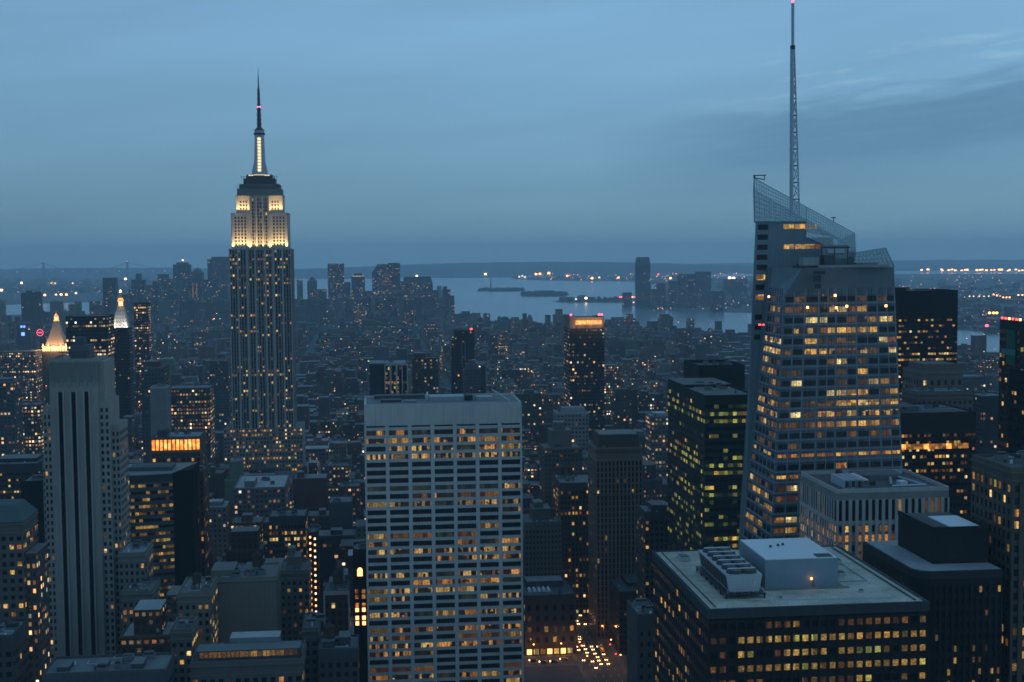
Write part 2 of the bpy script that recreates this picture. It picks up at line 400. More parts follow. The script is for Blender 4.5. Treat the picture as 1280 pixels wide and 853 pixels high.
def span(x0, x1, yt, D):
    """front edge of a roof running along the street: its two ends in street coordinates and its height"""
    P = at(x0, yt, D); u0, v0 = uv(P); lo, hi = .1, 900.
    for _ in range(50):
        md = (lo+hi)/2
        if proj(wp(u0+md, v0, P.z))[0] < x1: lo = md
        else: hi = md
    return u0, u0+lo, v0, P.z
def zfloor(D): return max(0., CZ-(880-318)*D/F)

GROUND_B = []
def tower(name, label, x0, x1, yt, D, dep, col, fh=3.9, cw=3.2, ww=.55, wh=.5, p=.15, pal='warm', blank=4., band=None, pier=None,
          roofcol=(.16, .17, .18), pent=(), geom=None, cat='building', row=2.5, seed=None, side_p=None, group=None, finish=True, parapet=1.1, pier_every=1, tanks=0, dark='glass_dark', z_add=0, rowp=None):
    u0, u1, v0, z = span(x0, x1, yt, D); z += z_add
    w_ = u1-u0; uc = (u0+u1)/2; seed = seed if seed is not None else int(x0*7+yt*3+D)
    b = Bld(name, label, cat, uc, v0, group); HERO.append((u0-2, u1+2, v0-2, v0+dep+2)); b.w, b.z, b.dep = w_, z, dep
    geom = D < 1000 if geom is None else geom
    h = w_/2; wall = b.mb('wall')
    if geom:
        wall.box(-h, h, 0, dep, 0, z, 'masonry', col)
        zb = zfloor(D+dep); ny = max(1, int((z-blank-zb)/fh)); zb = z-blank-ny*fh
        nx = max(1, round(w_/cw)); f = litf(seed, p, pal, row, dark, rowp, ny)
        b.facade((-h, 0, zb), (h, 0, zb), (h, 0, z-blank), (-h, 0, z-blank), nx, ny, ww, wh, f, col, band, pier, pier_every=pier_every)
        ns = max(1, round(dep/cw)); g = litf(seed+1, p if side_p is None else side_p, pal, row, dark, [q*.6 for q in rowp] if rowp else None, ny)
        if (x0+x1)/2 > 463: b.facade((-h, dep, zb), (-h, 0, zb), (-h, 0, z-blank), (-h, dep, z-blank), ns, ny, ww, wh, g, col, band and .06, pier and .1, pier_every=pier_every)
        else: b.facade((h, 0, zb), (h, dep, zb), (h, dep, z-blank), (h, 0, z-blank), ns, ny, ww, wh, g, col, band and .06, pier and .1, pier_every=pier_every)
    else:
        wall.box(-h, h, 0, dep, 0, z, 'facade', (*col, ww), par=(cw/10, fh/10, p, seed % 97+.5), top='masonry')
    rf = b.mb('roof'); rf.box(-h+.5, h-.5, .5, dep-.5, z+.01, z+.25, 'roofing', roofcol)
    pp = b.mb('parapet')
    if parapet:
        t = .5
        for q in ((-h, h, 0, t), (-h, h, dep-t, dep), (-h, -h+t, t, dep-t), (h-t, h, t, dep-t)): pp.box(q[0], q[1], q[2], q[3], z-.02, z+parapet, 'masonry', tuple(min(1, c*1.1) for c in col))
    r = random.Random(seed+5)
    for q in pent:   # (fx0, fx1, fy0, fy1, height[, colour])
        c_ = q[5] if len(q) > 5 else tuple(c*.9 for c in col)
        mb = MB(); mb.box(-h+w_*q[0], -h+w_*q[1], dep*q[2], dep*q[3], z+.2, z+q[4], 'masonry', c_, top='roofing', topcol=roofcol); b.extra.append(('penthouse', mb))
    for k in range(tanks): b.extra.append(('water_tank', tank(r.uniform(-h*.7, h*.7), r.uniform(dep*.2, dep*.8), z+.2, r.uniform(1.8, 2.6))))
    if geom and sum(col) > .4:
        cn = b.mb('cornice')
        for zz, t_ in ((z-.9, .55), (z-blank+.35, .3), (z-blank-fh*4.0-.1, .22)):
            cn.box(-h-t_, h+t_, -t_, .0, zz, zz+.55, 'masonry', tuple(min(1, c*1.25) for c in col))
            if (x0+x1)/2 > 463: cn.box(-h-t_, -h, .01, dep, zz, zz+.55, 'masonry', tuple(min(1, c*1.25) for c in col))
            else: cn.box(h, h+t_, .01, dep, zz, zz+.55, 'masonry', tuple(min(1, c*1.25) for c in col))
    if geom and not dark == 'none':
        pi_ = MB()
        for k in range(3):
            xa, ya = r.uniform(-h*.8, h*.2), r.uniform(dep*.15, dep*.85); pi_.bar((xa, ya, z+.6), (xa+r.uniform(3, h), ya, z+.6), .16, 'metal_grey'); pi_.bar((xa, ya, z+.6), (xa, min(dep-1, ya+r.uniform(2, 7)), z+.6), .16, 'metal_grey')
        b.extra.append(('roof_pipe', pi_))
        for k in range(3):
            vt = MB(); xa, ya = r.uniform(-h*.85, h*.8), r.uniform(dep*.08, dep*.9); vt.ngon(xa, ya, .5, .4, z+.2, z+r.uniform(.9, 1.8), 8, r.choice(('metal_grey', 'metal_pale', 'metal_dark'))); b.extra.append(('vent', vt))
    for k in range((5 if w_ > 20 else 3) if D < 1100 else 2 if D < 1400 else 0):
        mb = MB(); x, y, s1, s2 = r.uniform(-h*.75, h*.5), r.uniform(dep*.1, dep*.8), r.uniform(2, 5), r.uniform(2, 4)
        mb.box(x, x+s1, y, y+s2, z+.2, z+r.uniform(1.2, 2.6), 'masonry', (.25, .28, .3)); mb.box(x+.4, x+s1-.4, y+.4, y+s2-.4, z+1.3, z+2.9, 'metal_dark'); b.extra.append(('air_handler', mb))
    return b.finish() if finish else b
def tank(x, y, z, r):
    mb = MB(); h = 3.
    for i in range(4):
        a_ = math.pi/4+i*math.pi/2; mb.bar((x+r*.8*math.cos(a_), y+r*.8*math.sin(a_), z), (x+r*.8*math.cos(a_), y+r*.8*math.sin(a_), z+h), .15, 'metal_dark')
    mb.ngon(x, y, r, r*.96, z+h, z+h+r*2, 10, 'masonry', (.10, .075, .06)); mb.ngon(x, y, r*1.08, .1, z+h+r*2, z+h+r*2.8, 10, 'masonry', (.07, .06, .055)); return mb

# ================================================================== landmark towers
# ---- tall limestone tower with the floodlit crown and mast
def skyscraper():
    D = 1263.; K = F/D
    X = lambda px: (px-325.3)/K
    P = at(325.3, 330, D); u0, v0 = uv(P)
    b = Bld('skyscraper', 'tall stone skyscraper with a brightly floodlit stepped crown, a glowing mast and a needle antenna', 'skyscraper', u0, v0)
    HERO.append((u0-55, u0+55, v0-15, v0+60)); Z = lambda row: CZ+(321.3-row)/K
    stone = (.33, .33, .32); w = b.mb('wall')
    zA, zB, z0 = Z(312.5), Z(537), 30.
    hw = X(363.5); hw2 = X(374)
    w.box(-hw, hw, 0, 40, z0, zA, 'masonry', stone)                      # shaft
    w.box(-hw2, hw2, -4, 46, 0, zB, 'masonry', stone)                    # shoulders
    w.box(-hw2-14, hw2+14, -9, 56, 0, Z(592), 'masonry', stone)
    f = litf(11, .17, 'warm', 3.0)
    f2 = lambda i, j: f(i, j)
    ny = int((zA-zB)/3.75)
    nb = 22
    b.facade((-hw, 0, zB), (hw, 0, zB), (hw, 0, zA), (-hw, 0, zA), nb, ny, .56, .5, f2, stone, None, .5)
    b.facade((hw, 0, zB), (hw, 40, zB), (hw, 40, zA), (hw, 0, zA), 14, ny, .56, .5, litf(12, .15), stone, None, .5)
    # dark metal spandrel strips between the piers
    sp = b.mb('spandrel')
    for i in range(nb):
        x = -hw+2*hw*(i+.5)/nb; ww_ = 2*hw/nb*.28
        sp.face([(x-ww_, -.03, zB), (x+ww_, -.03, zB), (x+ww_, -.03, zA-.5), (x-ww_, -.03, zA-.5)], 'metal_dark')
    # broad pale piers
    pr = b.mb('pier')
    for t in (0, .14, .29, .42, .58, .71, .86, 1):
        x = -hw+2*hw*t; pr.box(max(-hw, x-.9)-.01, min(hw, x+.9)+.01, -1.1, .0, zB, zA-.2, 'masonry', (.54, .54, .51))
    ny2 = int((zB-58)/3.75)
    b.facade((-hw2, -4, zB-ny2*3.75), (hw2, -4, zB-ny2*3.75), (hw2, -4, zB), (-hw2, -4, zB), 26, ny2, .56, .5, litf(14, .34, 'warm', 2.2), stone, None, .5)
    # crown tiers, built of three bays
    c1, c2, c3, c4 = Z(268.5), Z(246), Z(237), Z(231)
    hc, hu = X(360.3), X(354)
    cb = X(337.5)
    cr = b.mb('crown')
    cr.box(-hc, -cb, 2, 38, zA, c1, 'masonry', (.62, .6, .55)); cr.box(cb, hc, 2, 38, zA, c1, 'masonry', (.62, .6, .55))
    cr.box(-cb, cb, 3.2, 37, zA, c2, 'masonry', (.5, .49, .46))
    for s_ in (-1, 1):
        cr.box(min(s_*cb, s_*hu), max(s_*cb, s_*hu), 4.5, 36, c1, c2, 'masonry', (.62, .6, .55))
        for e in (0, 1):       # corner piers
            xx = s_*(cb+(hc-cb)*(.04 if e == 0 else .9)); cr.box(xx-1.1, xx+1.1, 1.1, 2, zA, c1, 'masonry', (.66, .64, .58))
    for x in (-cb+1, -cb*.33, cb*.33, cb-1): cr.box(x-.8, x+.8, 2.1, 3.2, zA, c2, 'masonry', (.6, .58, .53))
    for (xa, xb, y, za, zb_, n, ny_) in ((-hc+2.6, -cb-2.6, 2, zA+3, c1-2, 4, 9), (cb+2.6, hc-2.6, 2, zA+3, c1-2, 4, 9), (-cb+1.8, cb-1.8, 3.2, zA+2, c2-2, 6, 14), (-hu+3, -cb-1.5, 4.5, c1+3.5, c2-4, 3, 3), (cb+1.5, hu-3, 4.5, c1+3.5, c2-4, 3, 3)):
        b.facade((xa, y, za), (xb, y, za), (xb, y, zb_), (xa, y, zb_), n, ny_, .5, .62, litf(int(xa*3), .10), stone, name='crown_window')
    pa = b.mb('parapet')
    pa.box(-hw-.3, hw+.3, -.4, 40.4, zA-.6, zA+.35, 'masonry', (.5, .5, .47))
    for s_ in (-1, 1): pa.box(min(s_*cb, s_*(hc+.3)), max(s_*cb, s_*(hc+.3)), 1.6, 38.2, c1-.3, c1+.9, 'masonry', (.6, .58, .54))
    pa.box(-hu-.3, hu+.3, 3.0, 37, c2, c2+.9, 'masonry', (.3, .3, .3))
    # observation decks
    dk = b.mb('observation_deck')
    dk.box(-hu+1, hu-1, 5, 35, c2+.5, c3, 'masonry', (.26, .27, .27)); dk.box(-X(350), X(350), 7, 33, c3, c4, 'masonry', (.18, .19, .2))
    dk.box(-X(345), X(345), 9, 31, c4, Z(224), 'metal_dark'); dk.box(-X(341), X(341), 10, 30, Z(224), Z(219), 'metal_dark')
    for i in range(24):
        x = -hu+1+(2*hu-2)*i/23; dk.box(x-.15, x+.15, 4.6, 4.9, c3, c3+2.6, 'metal_dark')
    for i in range(16):
        x = -X(347)+2*X(347)*i/15; dk.box(x-.3, x+.3, 7.8, 8.4, Z(224), Z(224)+2.4, 'metal_dark')
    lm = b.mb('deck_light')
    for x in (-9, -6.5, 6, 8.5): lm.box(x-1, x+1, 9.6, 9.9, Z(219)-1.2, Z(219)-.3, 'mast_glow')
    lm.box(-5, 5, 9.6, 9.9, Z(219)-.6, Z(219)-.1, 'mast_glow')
    # mooring mast: tapering winged shaft
    ms = b.mb('mast'); yc = 20
    zt, zm = Z(169), Z(219)
    ms.hexa([(-7.6, yc-7.6, zm), (7.6, yc-7.6, zm), (7.6, yc+7.6, zm), (-7.6, yc+7.6, zm)], [(-4.6, yc-4.6, Z(200)), (4.6, yc-4.6, Z(200)), (4.6, yc+4.6, Z(200)), (-4.6, yc+4.6, Z(200))], 'metal_grey')
    ms.hexa([(-4.6, yc-4.6, Z(200)), (4.6, yc-4.6, Z(200)), (4.6, yc+4.6, Z(200)), (-4.6, yc+4.6, Z(200))], [(-4.2, yc-4.2, zt), (4.2, yc-4.2, zt), (4.2, yc+4.2, zt), (-4.2, yc+4.2, zt)], 'metal_grey')
    for s_ in (-1, 1):      # wings
        ms.hexa([(s_*4-1.1, yc-8.6, zm), (s_*4+1.1, yc-8.6, zm), (s_*4+1.1, yc+8.6, zm), (s_*4-1.1, yc+8.6, zm)], [(s_*3.2-.9, yc-4.9, zt-2), (s_*3.2+.9, yc-4.9, zt-2), (s_*3.2+.9, yc+4.9, zt-2), (s_*3.2-.9, yc+4.9, zt-2)], 'metal_grey')
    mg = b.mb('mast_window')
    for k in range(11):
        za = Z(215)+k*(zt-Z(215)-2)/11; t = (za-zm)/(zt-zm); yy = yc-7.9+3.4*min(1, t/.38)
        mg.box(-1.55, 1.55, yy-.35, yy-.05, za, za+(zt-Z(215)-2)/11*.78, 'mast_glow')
    dm = b.mb('mast_cap')
    dm.ngon(0, yc, 5.2, 5.4, zt, zt+2, 16, 'metal_dark'); dm.ngon(0, yc, 4.6, 4.6, zt+2, Z(163), 16, 'metal_grey'); dm.ngon(0, yc, 5.4, 4.4, Z(163), Z(162), 16, 'metal_dark'); dm.ngon(0, yc, 4.2, 1.2, Z(162), Z(158), 16, 'metal_dark')
    an = b.mb('antenna')
    an.ngon(0, yc, 2.1, 1.7, Z(160), Z(137), 8, 'metal_dark'); an.ngon(0, yc, 1.4, 1.1, Z(137), Z(112), 8, 'metal_dark'); an.ngon(0, yc, .75, .45, Z(112), Z(96), 6, 'metal_dark'); an.ngon(0, yc, .35, .12, Z(96), Z(84), 5, 'metal_dark')
    for r_, w_ in ((155, 2.6), (150, 2.5), (144, 2.4), (137, 2.3), (131, 1.9), (124, 1.8), (118, 1.6), (112, 1.4)): an.ngon(0, yc, w_, w_, Z(r_), Z(r_)+.5, 8, 'metal_dark')
    rl = b.mb('beacon_light'); rl.ngon(0, yc, 1.5, 1.5, Z(134.5), Z(133), 8, 'lamp_pink')
    b.sub = {'mast_window': 'mast', 'beacon_light': 'antenna', 'deck_light': 'observation_deck'}
    # floodlight fixtures on the ledges and their light
    fx = b.mb('floodlight')
    spots = []
    for i in range(12):
        x = -hw+1+(2*hw-2)*i/11; fx.box(x-.4, x+.4, .2, .7, zA+.35, zA+.9, 'metal_dark')
    for s_ in (-1, 1):
        for i in range(4): x = s_*(hu-1-i*3.2); fx.box(x-.35, x+.35, 2.2, 2.7, c1+.9, c1+1.4, 'metal_dark')
    root = b.finish()
    def area(x, y, z, sx, sy, e, tilt=0.35, rz=0):
        ld = bpy.data.lights.new('floodlight_lamp', 'AREA'); ld.shape = 'RECTANGLE'; ld.size = sx; ld.size_y = sy; ld.energy = e; ld.color = (1, .64, .27); ld.spread = R(120)
        lo = bpy.data.objects.new('floodlight_lamp', ld); COL.objects.link(lo); lo.parent = root; lo.location = (x, y, z); lo.rotation_euler = (R(180)-tilt, 0, 0)
        return lo
    for s_ in (-1, 1):
        area(s_*(hc+cb)/2, -.2, zA+1.0, (hc-cb), .6, ESB_E*1.0, -.32)
        area(s_*(hu+cb)/2, 2.6, c1+1.6, (hu-cb), .5, ESB_E*.62, -.32)
    area(0, .6, zA+1.0, 2*cb, .6, ESB_E*.85, -.32)
    return root
ESB_E = 17000.
skyscraper()

# ---- art deco tower at the left with three tall dark slots
def deco_tower():
    D = 690.
    u0, u1, v0, z = span(61, 121.5, 452, D)
    uc = (u0+u1)/2; h = (u1-u0)/2; dep = 30; stone = (.46, .45, .41)
    b = Bld('office_tower', 'pale stone tower with three tall dark vertical slots and stepped shoulders at the left', 'skyscraper', uc, v0)
    HERO.append((uc-h-8, uc+h+16, v0-4, v0+dep+10))
    w = b.mb('wall'); w.box(-h, h, 0, dep, 0, z, 'masonry', stone)
    # fluted frieze round the top
    fr = b.mb('frieze')
    for i in range(27):
        x = -h+2*h*(i+.5)/27; fr.box(x-.28, x+.28, -.35, 0, z-11, z-.4, 'masonry', (.34, .35, .34))
    for i in range(22):
        y = dep*(i+.5)/22; fr.box(h, h+.35, y-.28, y+.28, z-11, z-.4, 'masonry', (.34, .35, .34))
    for i in range(6):
        x = -h+2*h*(i+.5)/6; fr.hexa([(x-1, -.5, z-13), (x+1, -.5, z-13), (x+1, 0, z-13), (x-1, 0, z-13)], [(x-.2, -.5, z-9), (x+.2, -.5, z-9), (x+.2, 0, z-9), (x-.2, 0, z-9)], 'masonry', (.38, .39, .37))
    sl = []
    for t in (.22, .49, .76):
        mb = MB(); x = -h+2*h*t; mb.box(x-1.05, x+1.05, -.06, .3, 0, z-16, 'void')
        b.extra.append(('window_slot', mb))
        w.box(x-2.0, x-1.08, -.7, 0, 0, z-15, 'masonry', (.50, .49, .45)); w.box(x+1.08, x+2.0, -.7, 0, 0, z-15, 'masonry', (.50, .49, .45))
    # shoulders
    kw = dict(); zb = zfloor(D)
    for (xa, xb, y0, zt, nx, sd) in ((-h-4.0, -h, 1.2, z-24, 2, 1), (h, h+5.2, 1.2, z-21, 2, 2), (-h-5.6, -h-4.0, 4, z-52, 1, 3), (h+5.2, h+9.4, 5, z-34, 2, 4)):
        w.box(xa, xb, y0, dep-1, 0, zt, 'masonry', stone)
        ny = int((zt-3-zb)/3.7)
        b.facade((xa, y0, zt-3-ny*3.7), (xb, y0, zt-3-ny*3.7), (xb, y0, zt-3), (xa, y0, zt-3), nx, ny, .5, .55, litf(sd*17, .13), stone, proud=.2)
    ny = int((z-32-3-zb)/3.7)
    b.facade((h+9.4, 5, z-37-ny*3.7), (h+9.4, dep-1, z-37-ny*3.7), (h+9.4, dep-1, z-37), (h+9.4, 5, z-37), 7, ny, .5, .55, litf(77, .08), stone)
    w.box(h, h+3.2, 1.8, dep-1, z-20.9, z-.6, 'masonry', stone)
    for k in range(4): fr.box(h+.35+k*.8, h+.7+k*.8, 1.5, 1.8, z-11, z-1, 'masonry', (.56, .56, .53))
    rf = b.mb('roof'); rf.box(-h+.6, h-.6, .6, dep-.6, z, z+.3, 'roofing', (.2, .22, .24))
    pa = b.mb('parapet'); pa.box(-h, h, 0, .6, z-.05, z+1.2, 'masonry', stone); pa.box(-h, -h+.6, .6, dep, z-.05, z+1.2, 'masonry', stone); pa.box(h-.6, h, .6, dep, z-.05, z+1.2, 'masonry', stone)
    p = MB(); p.box(-3, 6.5, 8, 22, z, z+7.5, 'masonry', (.16, .18, .2)); p.box(-1, 3.5, 10, 18, z+7.5, z+11.5, 'masonry', (.14, .16, .18)); b.extra.append(('penthouse', p))
    rk = b.mb('roof_rack')
    for x in (-h+6, h-7, h-13): rk.bar((x, 5, z), (x, 5, z+4.2), .15, 'metal_dark')
    rk.bar((-h+4, 5, z+4.2), (h-5, 5, z+4.2), .18, 'metal_dark'); rk.bar((-h+4, 5, z+2.6), (h-5, 5, z+2.6), .12, 'metal_dark')
    b.mb('antenna').bar((-4, 12, z+11.5), (-4, 12, z+19), .14, 'metal_dark'); b.mb('antenna').bar((1.5, 12, z+7), (1.5, 12, z+15), .1, 'metal_dark')
    b.finish()
deco_tower()

# ---- white grid tower in the middle
def grid_tower():
    D = 640.
    u0, u1, v0, z = span(455, 652, 506.5, D)
    uc = (u0+u1)/2; h = (u1-u0)/2; dep = 34; white = (.80, .78, .74)
    b = Bld('office_tower', 'broad white gridded office slab with ribbon windows filling the centre of the view', 'office tower', uc, v0)
    HERO.append((uc-h-3, uc+h+3, v0-4, v0+dep+4))
    w = b.mb('wall'); w.box(-h, h, .6, dep, 0, z-.02, 'masonry', (.3, .32, .33))
    top = z-11.8; zb = zfloor(D); fh = 3.86; ny = int((top-zb)/fh); zb = top-ny*fh
    fr = b.mb('grid_frame')
    fr.box(-h, h, 0, .6, top+1.6, z, 'masonry', white)       # blank attic
    for k in range(7*3):
        x = -h+2*h*(k+.5)/21; fr.box(x-.06, x+.06, -.03, 0, top+1.9, z-.5, 'masonry', (.42, .45, .47)) if k % 3 == 1 else None
    f = litf(5, .42, 'ribbon', 1.25)
    special = {ny-1: .6, ny-2: .85, ny-3: .55}
    r = random.Random(3); rowp = [r.choice((.08, .2, .3, .5, .8)) for _ in range(ny)]
    rowk = [r.choice(('lit_part', 'lit_part', 'lit_part', 'lit_part_amber', 'lit_dim')) for _ in range(ny)]
    rowp[ny-1] = .8; rowp[ny-2] = .9; rowk[ny-1] = rowk[ny-2] = 'lit_part_amber'; rowk[ny-8] = 'lit_dimgreen'; rowp[ny-8] = 1; rowk[ny-10] = 'lit_part'; rowp[ny-10] = 1.
    st_ = {}
    def lt(i, j):
        if i == 0 or r.random() < .45: st_[j] = r.random() < rowp[j]
        if st_[j]: return rowk[j] if r.random() < .72 else r.choice(('lit_part', 'lit_gold', 'lit_part_amber', 'lit_dimgreen'))
        return 'glass_dark'
    b.facade((-h, .55, zb), (h, .55, zb), (h, .55, top), (-h, .55, top), 7, ny, .90, .62, lt, white, None, None)
    b.facade((-h, .55, top), (h, .55, top), (h, .55, top+1.55), (-h, .55, top+1.55), 7, 1, .90, .75, lambda i, j: 'glass_dark', white, None, None, name='louvre')
    for j in range(ny+1):
        zz = zb+j*fh; fr.box(-h, h, -.0, .55, zz-.19*fh, zz+.19*fh, 'masonry', white)
    for i in range(8):
        x = -h+2*h*i/7; wd = .85; fr.box(max(-h, x-wd)-.02, min(h, x+wd)+.02, -.35, .5, 0, top+1.62, 'masonry', (.86, .86, .84))
    ml = b.mb('mullion')
    for i in range(7):
        for k in range(1, 7):
            x = -h+2*h*(i+.05+.9*k/7)/7; ml.box(x-.09, x+.09, .3, .52, zb, top, 'metal_dark')
    rf = b.mb('roof'); rf.box(-h+1, h-1, 1, dep-1, z-1.6, z-1.3, 'roofing', (.08, .09, .10))
    pa = b.mb('parapet'); pa.box(-h, -h+1, .6, dep, z-.05, z+.0, 'masonry', white); pa.box(h-1, h, .6, dep, z-.05, z, 'masonry', white); pa.box(-h, h, dep-1, dep, z-.05, z+.9, 'masonry', white)
    for (xa, xb, ya, yb, hh, c) in ((-30, -20, 9, 16, 1.8, (.1, .12, .13)), (-18, -13, 7, 12, 1.4, (.3, .33, .35)), (-6, 11, 12, 24, 2.6, (.5, .55, .58)), (11.5, 15, 10, 20, 3.2, (.05, .06, .07)), (17, 25, 12, 20, 2.2, (.5, .55, .58)), (-33, -8, 24, 31, 2.4, (.12, .14, .15))):
        p = MB(); p.box(xa, xb, ya, yb, z-1.3, z+hh-.6, 'masonry', c, top='roofing', topcol=c); b.extra.append(('roof_unit', p))
    a = b.mb('roof_rail'); a.bar((26, 28, z+3.6), (34, 6, z-.6), .2, 'metal_pale'); a.bar((-30, 31, z+2.2), (26, 31, z+3.2), .15, 'metal_dark'); a.bar((-7, 18, z), (-7, 18, z+4), .5, 'metal_pale')
    b.finish()
grid_tower()

# ---- faceted glass tower with slanted screens and spire
def crystal_tower():
    b = Bld('glass_skyscraper', 'faceted blue glass skyscraper with a slanted open top screen and lit floors', 'skyscraper', *uv(at(1040, 400, 600)))
    HERO.append((b.uc-42, b.uc+42, b.vc-26, b.vc+62))
    g = (.19, .26, .30); w = b.mb('wall')
    l = lambda px, py, D: b.local(at(px, py, D))
    def ext(a, c):      # extend edge a(top)->c down to the ground
        t = a.z/(a.z-c.z); return a+(c-a)*t
    # front volume
    V3 = lambda *p: [tuple(x) for x in p]
    def lerp(a, c, z): t = (z-a.z)/(c.z-a.z); return a+(c-a)*t
    aTL, aTR = l(1003, 340, 590), l(1117.5, 334, 600); aML = l(980, 372, 589.5)
    zt = aTR.z; aTL.z = zt
    aBL, aBR = ext(aML, l(963, 700, 584)), ext(aTR, l(1133, 700, 596))
    bl_t = l(966, 331, 612); bl_b = ext(bl_t, l(925, 700, 629)); bl_t = lerp(bl_t, bl_b, zt)
    br_t, br_b = aTR+Vector((1, 44, 0)), aBR+Vector((4, 46, 0))
    back_t = Vector((bl_t.x, br_t.y, zt)); back_b = Vector((bl_b.x, br_b.y, 0))
    eL, eR, eB, eK, eQ = (aML, aBL), (aTR, aBR), (bl_t, bl_b), (br_t, br_b), (back_t, back_b)
    mid = lerp(*eB, aML.z); n_ = 48
    for k in range(n_):
        za, zb_ = aML.z*k/n_, aML.z*(k+1)/n_
        for e0, e1, cc_ in ((eB, eL, g), (eL, eR, g), (eR, eK, g), (eK, eQ, g), (eQ, eB, g)):
            w.face(V3(lerp(*e0, za), lerp(*e1, za), lerp(*e1, zb_), lerp(*e0, zb_)), 'masonry', cc_)
    zm_ = aML.z
    w.face(V3(aML, lerp(*eR, zm_), aTR, aTL), 'masonry', g); w.face(V3(mid, aML, aTL, bl_t), 'masonry', (.3, .37, .42))
    w.face(V3(lerp(*eR, zm_), lerp(*eK, zm_), br_t, aTR), 'masonry', g); w.face(V3(lerp(*eK, zm_), lerp(*eQ, zm_), back_t, br_t), 'masonry', g); w.face(V3(lerp(*eQ, zm_), mid, bl_t, back_t), 'masonry', g)
    rf = b.mb('roof'); rf.face(V3(aTL, aTR, br_t, back_t, bl_t), 'roofing', (.14, .17, .2))
    # rear tall volume
    D2 = 622.
    def rear(px0, px1, rt, dd, D=D2):
        q = [l(px0, rt, D), l(px1, rt, D)]; q2 = [l(px0-(9 if px0 < 950 else 0), 520, D+2), l(px1+3, 520, D+2)]
        q2 = [ext(q[0], q2[0]), ext(q[1], q2[1])]
        z_ = min(q[0].z, q[1].z); q = [Vector((p.x, p.y, z_)) for p in q]
        inn = 8 if px0 < 950 else 0
        w.hexa(V3(q2[0], q2[1], q2[1]+Vector((0, dd, 0)), q2[0]+Vector((inn*.6, dd, 0))), V3(q[0], q[1], q[1]+Vector((0, dd, 0)), q[0]+Vector((inn, dd, 0))), 'masonry', (.27, .36, .41))
        return q[0], q[1], q2
    r1 = rear(944.5, 1008, 276, 22); r2 = rear(1008.2, 1041, 297, 22); r3 = rear(1041.2, 1068, 316, 22)
    fr = b.mb('fin')
    # lit and dark windows, floor by floor
    fh = 4.62; rnd = random.Random(21)
    def frow(ea, eb, z0, z1, segs, pl, pfun, name='window', band=True):
        """strip of windows between two slanting edges"""
        P0, P1, P2, P3 = lerp(*ea, z0), lerp(*eb, z0), lerp(*eb, z1), lerp(*ea, z1)
        n = (P1-P0).cross(P3-P0).normalized()
        for k, (a0, a1) in enumerate(segs):
            mt = pfun(k)
            if mt: b.win.append(([P0.lerp(P1, a0)+n*.06, P0.lerp(P1, a1)+n*.06, P3.lerp(P2, a1)+n*.06, P3.lerp(P2, a0)+n*.06], n, mt, name))
    nfl = int((zt-6)/fh)
    segF = [(.015, .085), (.10, .18), (.20, .30), (.325, .385), (.395, .455), (.475, .555), (.565, .635), (.655, .735), (.745, .825), (.845, .915), (.925, .985)]
    segL = [(.04, .16), (.18, .33), (.36, .48), (.50, .64), (.68, .80), (.82, .96)]
    rowp = {0: 0., 1: .2, 2: .25, 3: .95, 4: .8, 5: .4, 6: .65, 7: .55, 8: .45, 9: .8, 10: .5, 11: .95, 12: .9, 13: .06, 14: .06, 15: .75, 16: .15, 17: .9, 18: .55, 19: .85, 20: .6, 21: .8, 22: .8}
    bd = b.mb('spandrel')
    for j in range(34):
        z1 = zt-12.6-j*fh; z0 = z1-2.35
        if z0 < 60: break
        p = rowp.get(j, .6); warm = rnd.choice(('lit_warm', 'lit_warm', 'lit_amber', 'lit_white'))
        run = [0]
        def pick(k):
            if rnd.random() < .6: run[0] = rnd.random() < p*.85
            return rnd.choice((warm, 'lit_warm', 'lit_warm', 'lit_white', 'lit_dim', 'lit_part')) if run[0] else rnd.choice(('glass_dark', 'glass_dark', 'glass_dark', 'lit_dim'))
        if j in (15, 17): pick2 = lambda k: rnd.choice(('lit_amber', 'lit_warm')); z0_ = z0+.9
        else: pick2 = pick; z0_ = z0
        frow(eL, eR, z0_, z1, segF, None, pick2)
        frow(eB, eL, z0_, z1, segL, None, pick)
        # paler ledges between the floors
        for ea, eb in ((eL, eR), (eB, eL)):
            a0, a1, b0, b1 = lerp(*ea, z0-.45), lerp(*eb, z0-.45), lerp(*ea, z0-.95), lerp(*eb, z0-.95); n = (a1-a0).cross(a0-b0).normalized()
            bd.hexa([tuple(x) for x in (b0, b1, a1, a0)], [tuple(x+n*.3) for x in (b0, b1, a1, a0)], 'masonry', (.34, .42, .47))
            zc0, zc1 = z1+.35, z1+.75; a0, a1, b0, b1 = lerp(*ea, zc1), lerp(*eb, zc1), lerp(*ea, zc0), lerp(*eb, zc0); bd.hexa([tuple(x) for x in (b0, b1, a1, a0)], [tuple(x+n*.12) for x in (b0, b1, a1, a0)], 'glass_blue')
    mu = b.mb('mullion')
    for ea, eb, segs in ((eL, eR, segF), (eB, eL, segL)):
        for a0, a1 in segs:
            for k in range(0, 3):
                t = a0+(a1-a0)*(k+.5)/3 if k < 2 else a1+.006
                top_ = lerp(*ea, zt-9).lerp(lerp(*eb, zt-9), t); bot_ = lerp(*ea, 60).lerp(lerp(*eb, 60), t); mu.bar(bot_+Vector((0, -.12, 0)), top_+Vector((0, -.12, 0)), .09, 'metal_dark' if k < 2 else 'metal_grey')
    # windows of the rear volume
    zz = r1[0].z
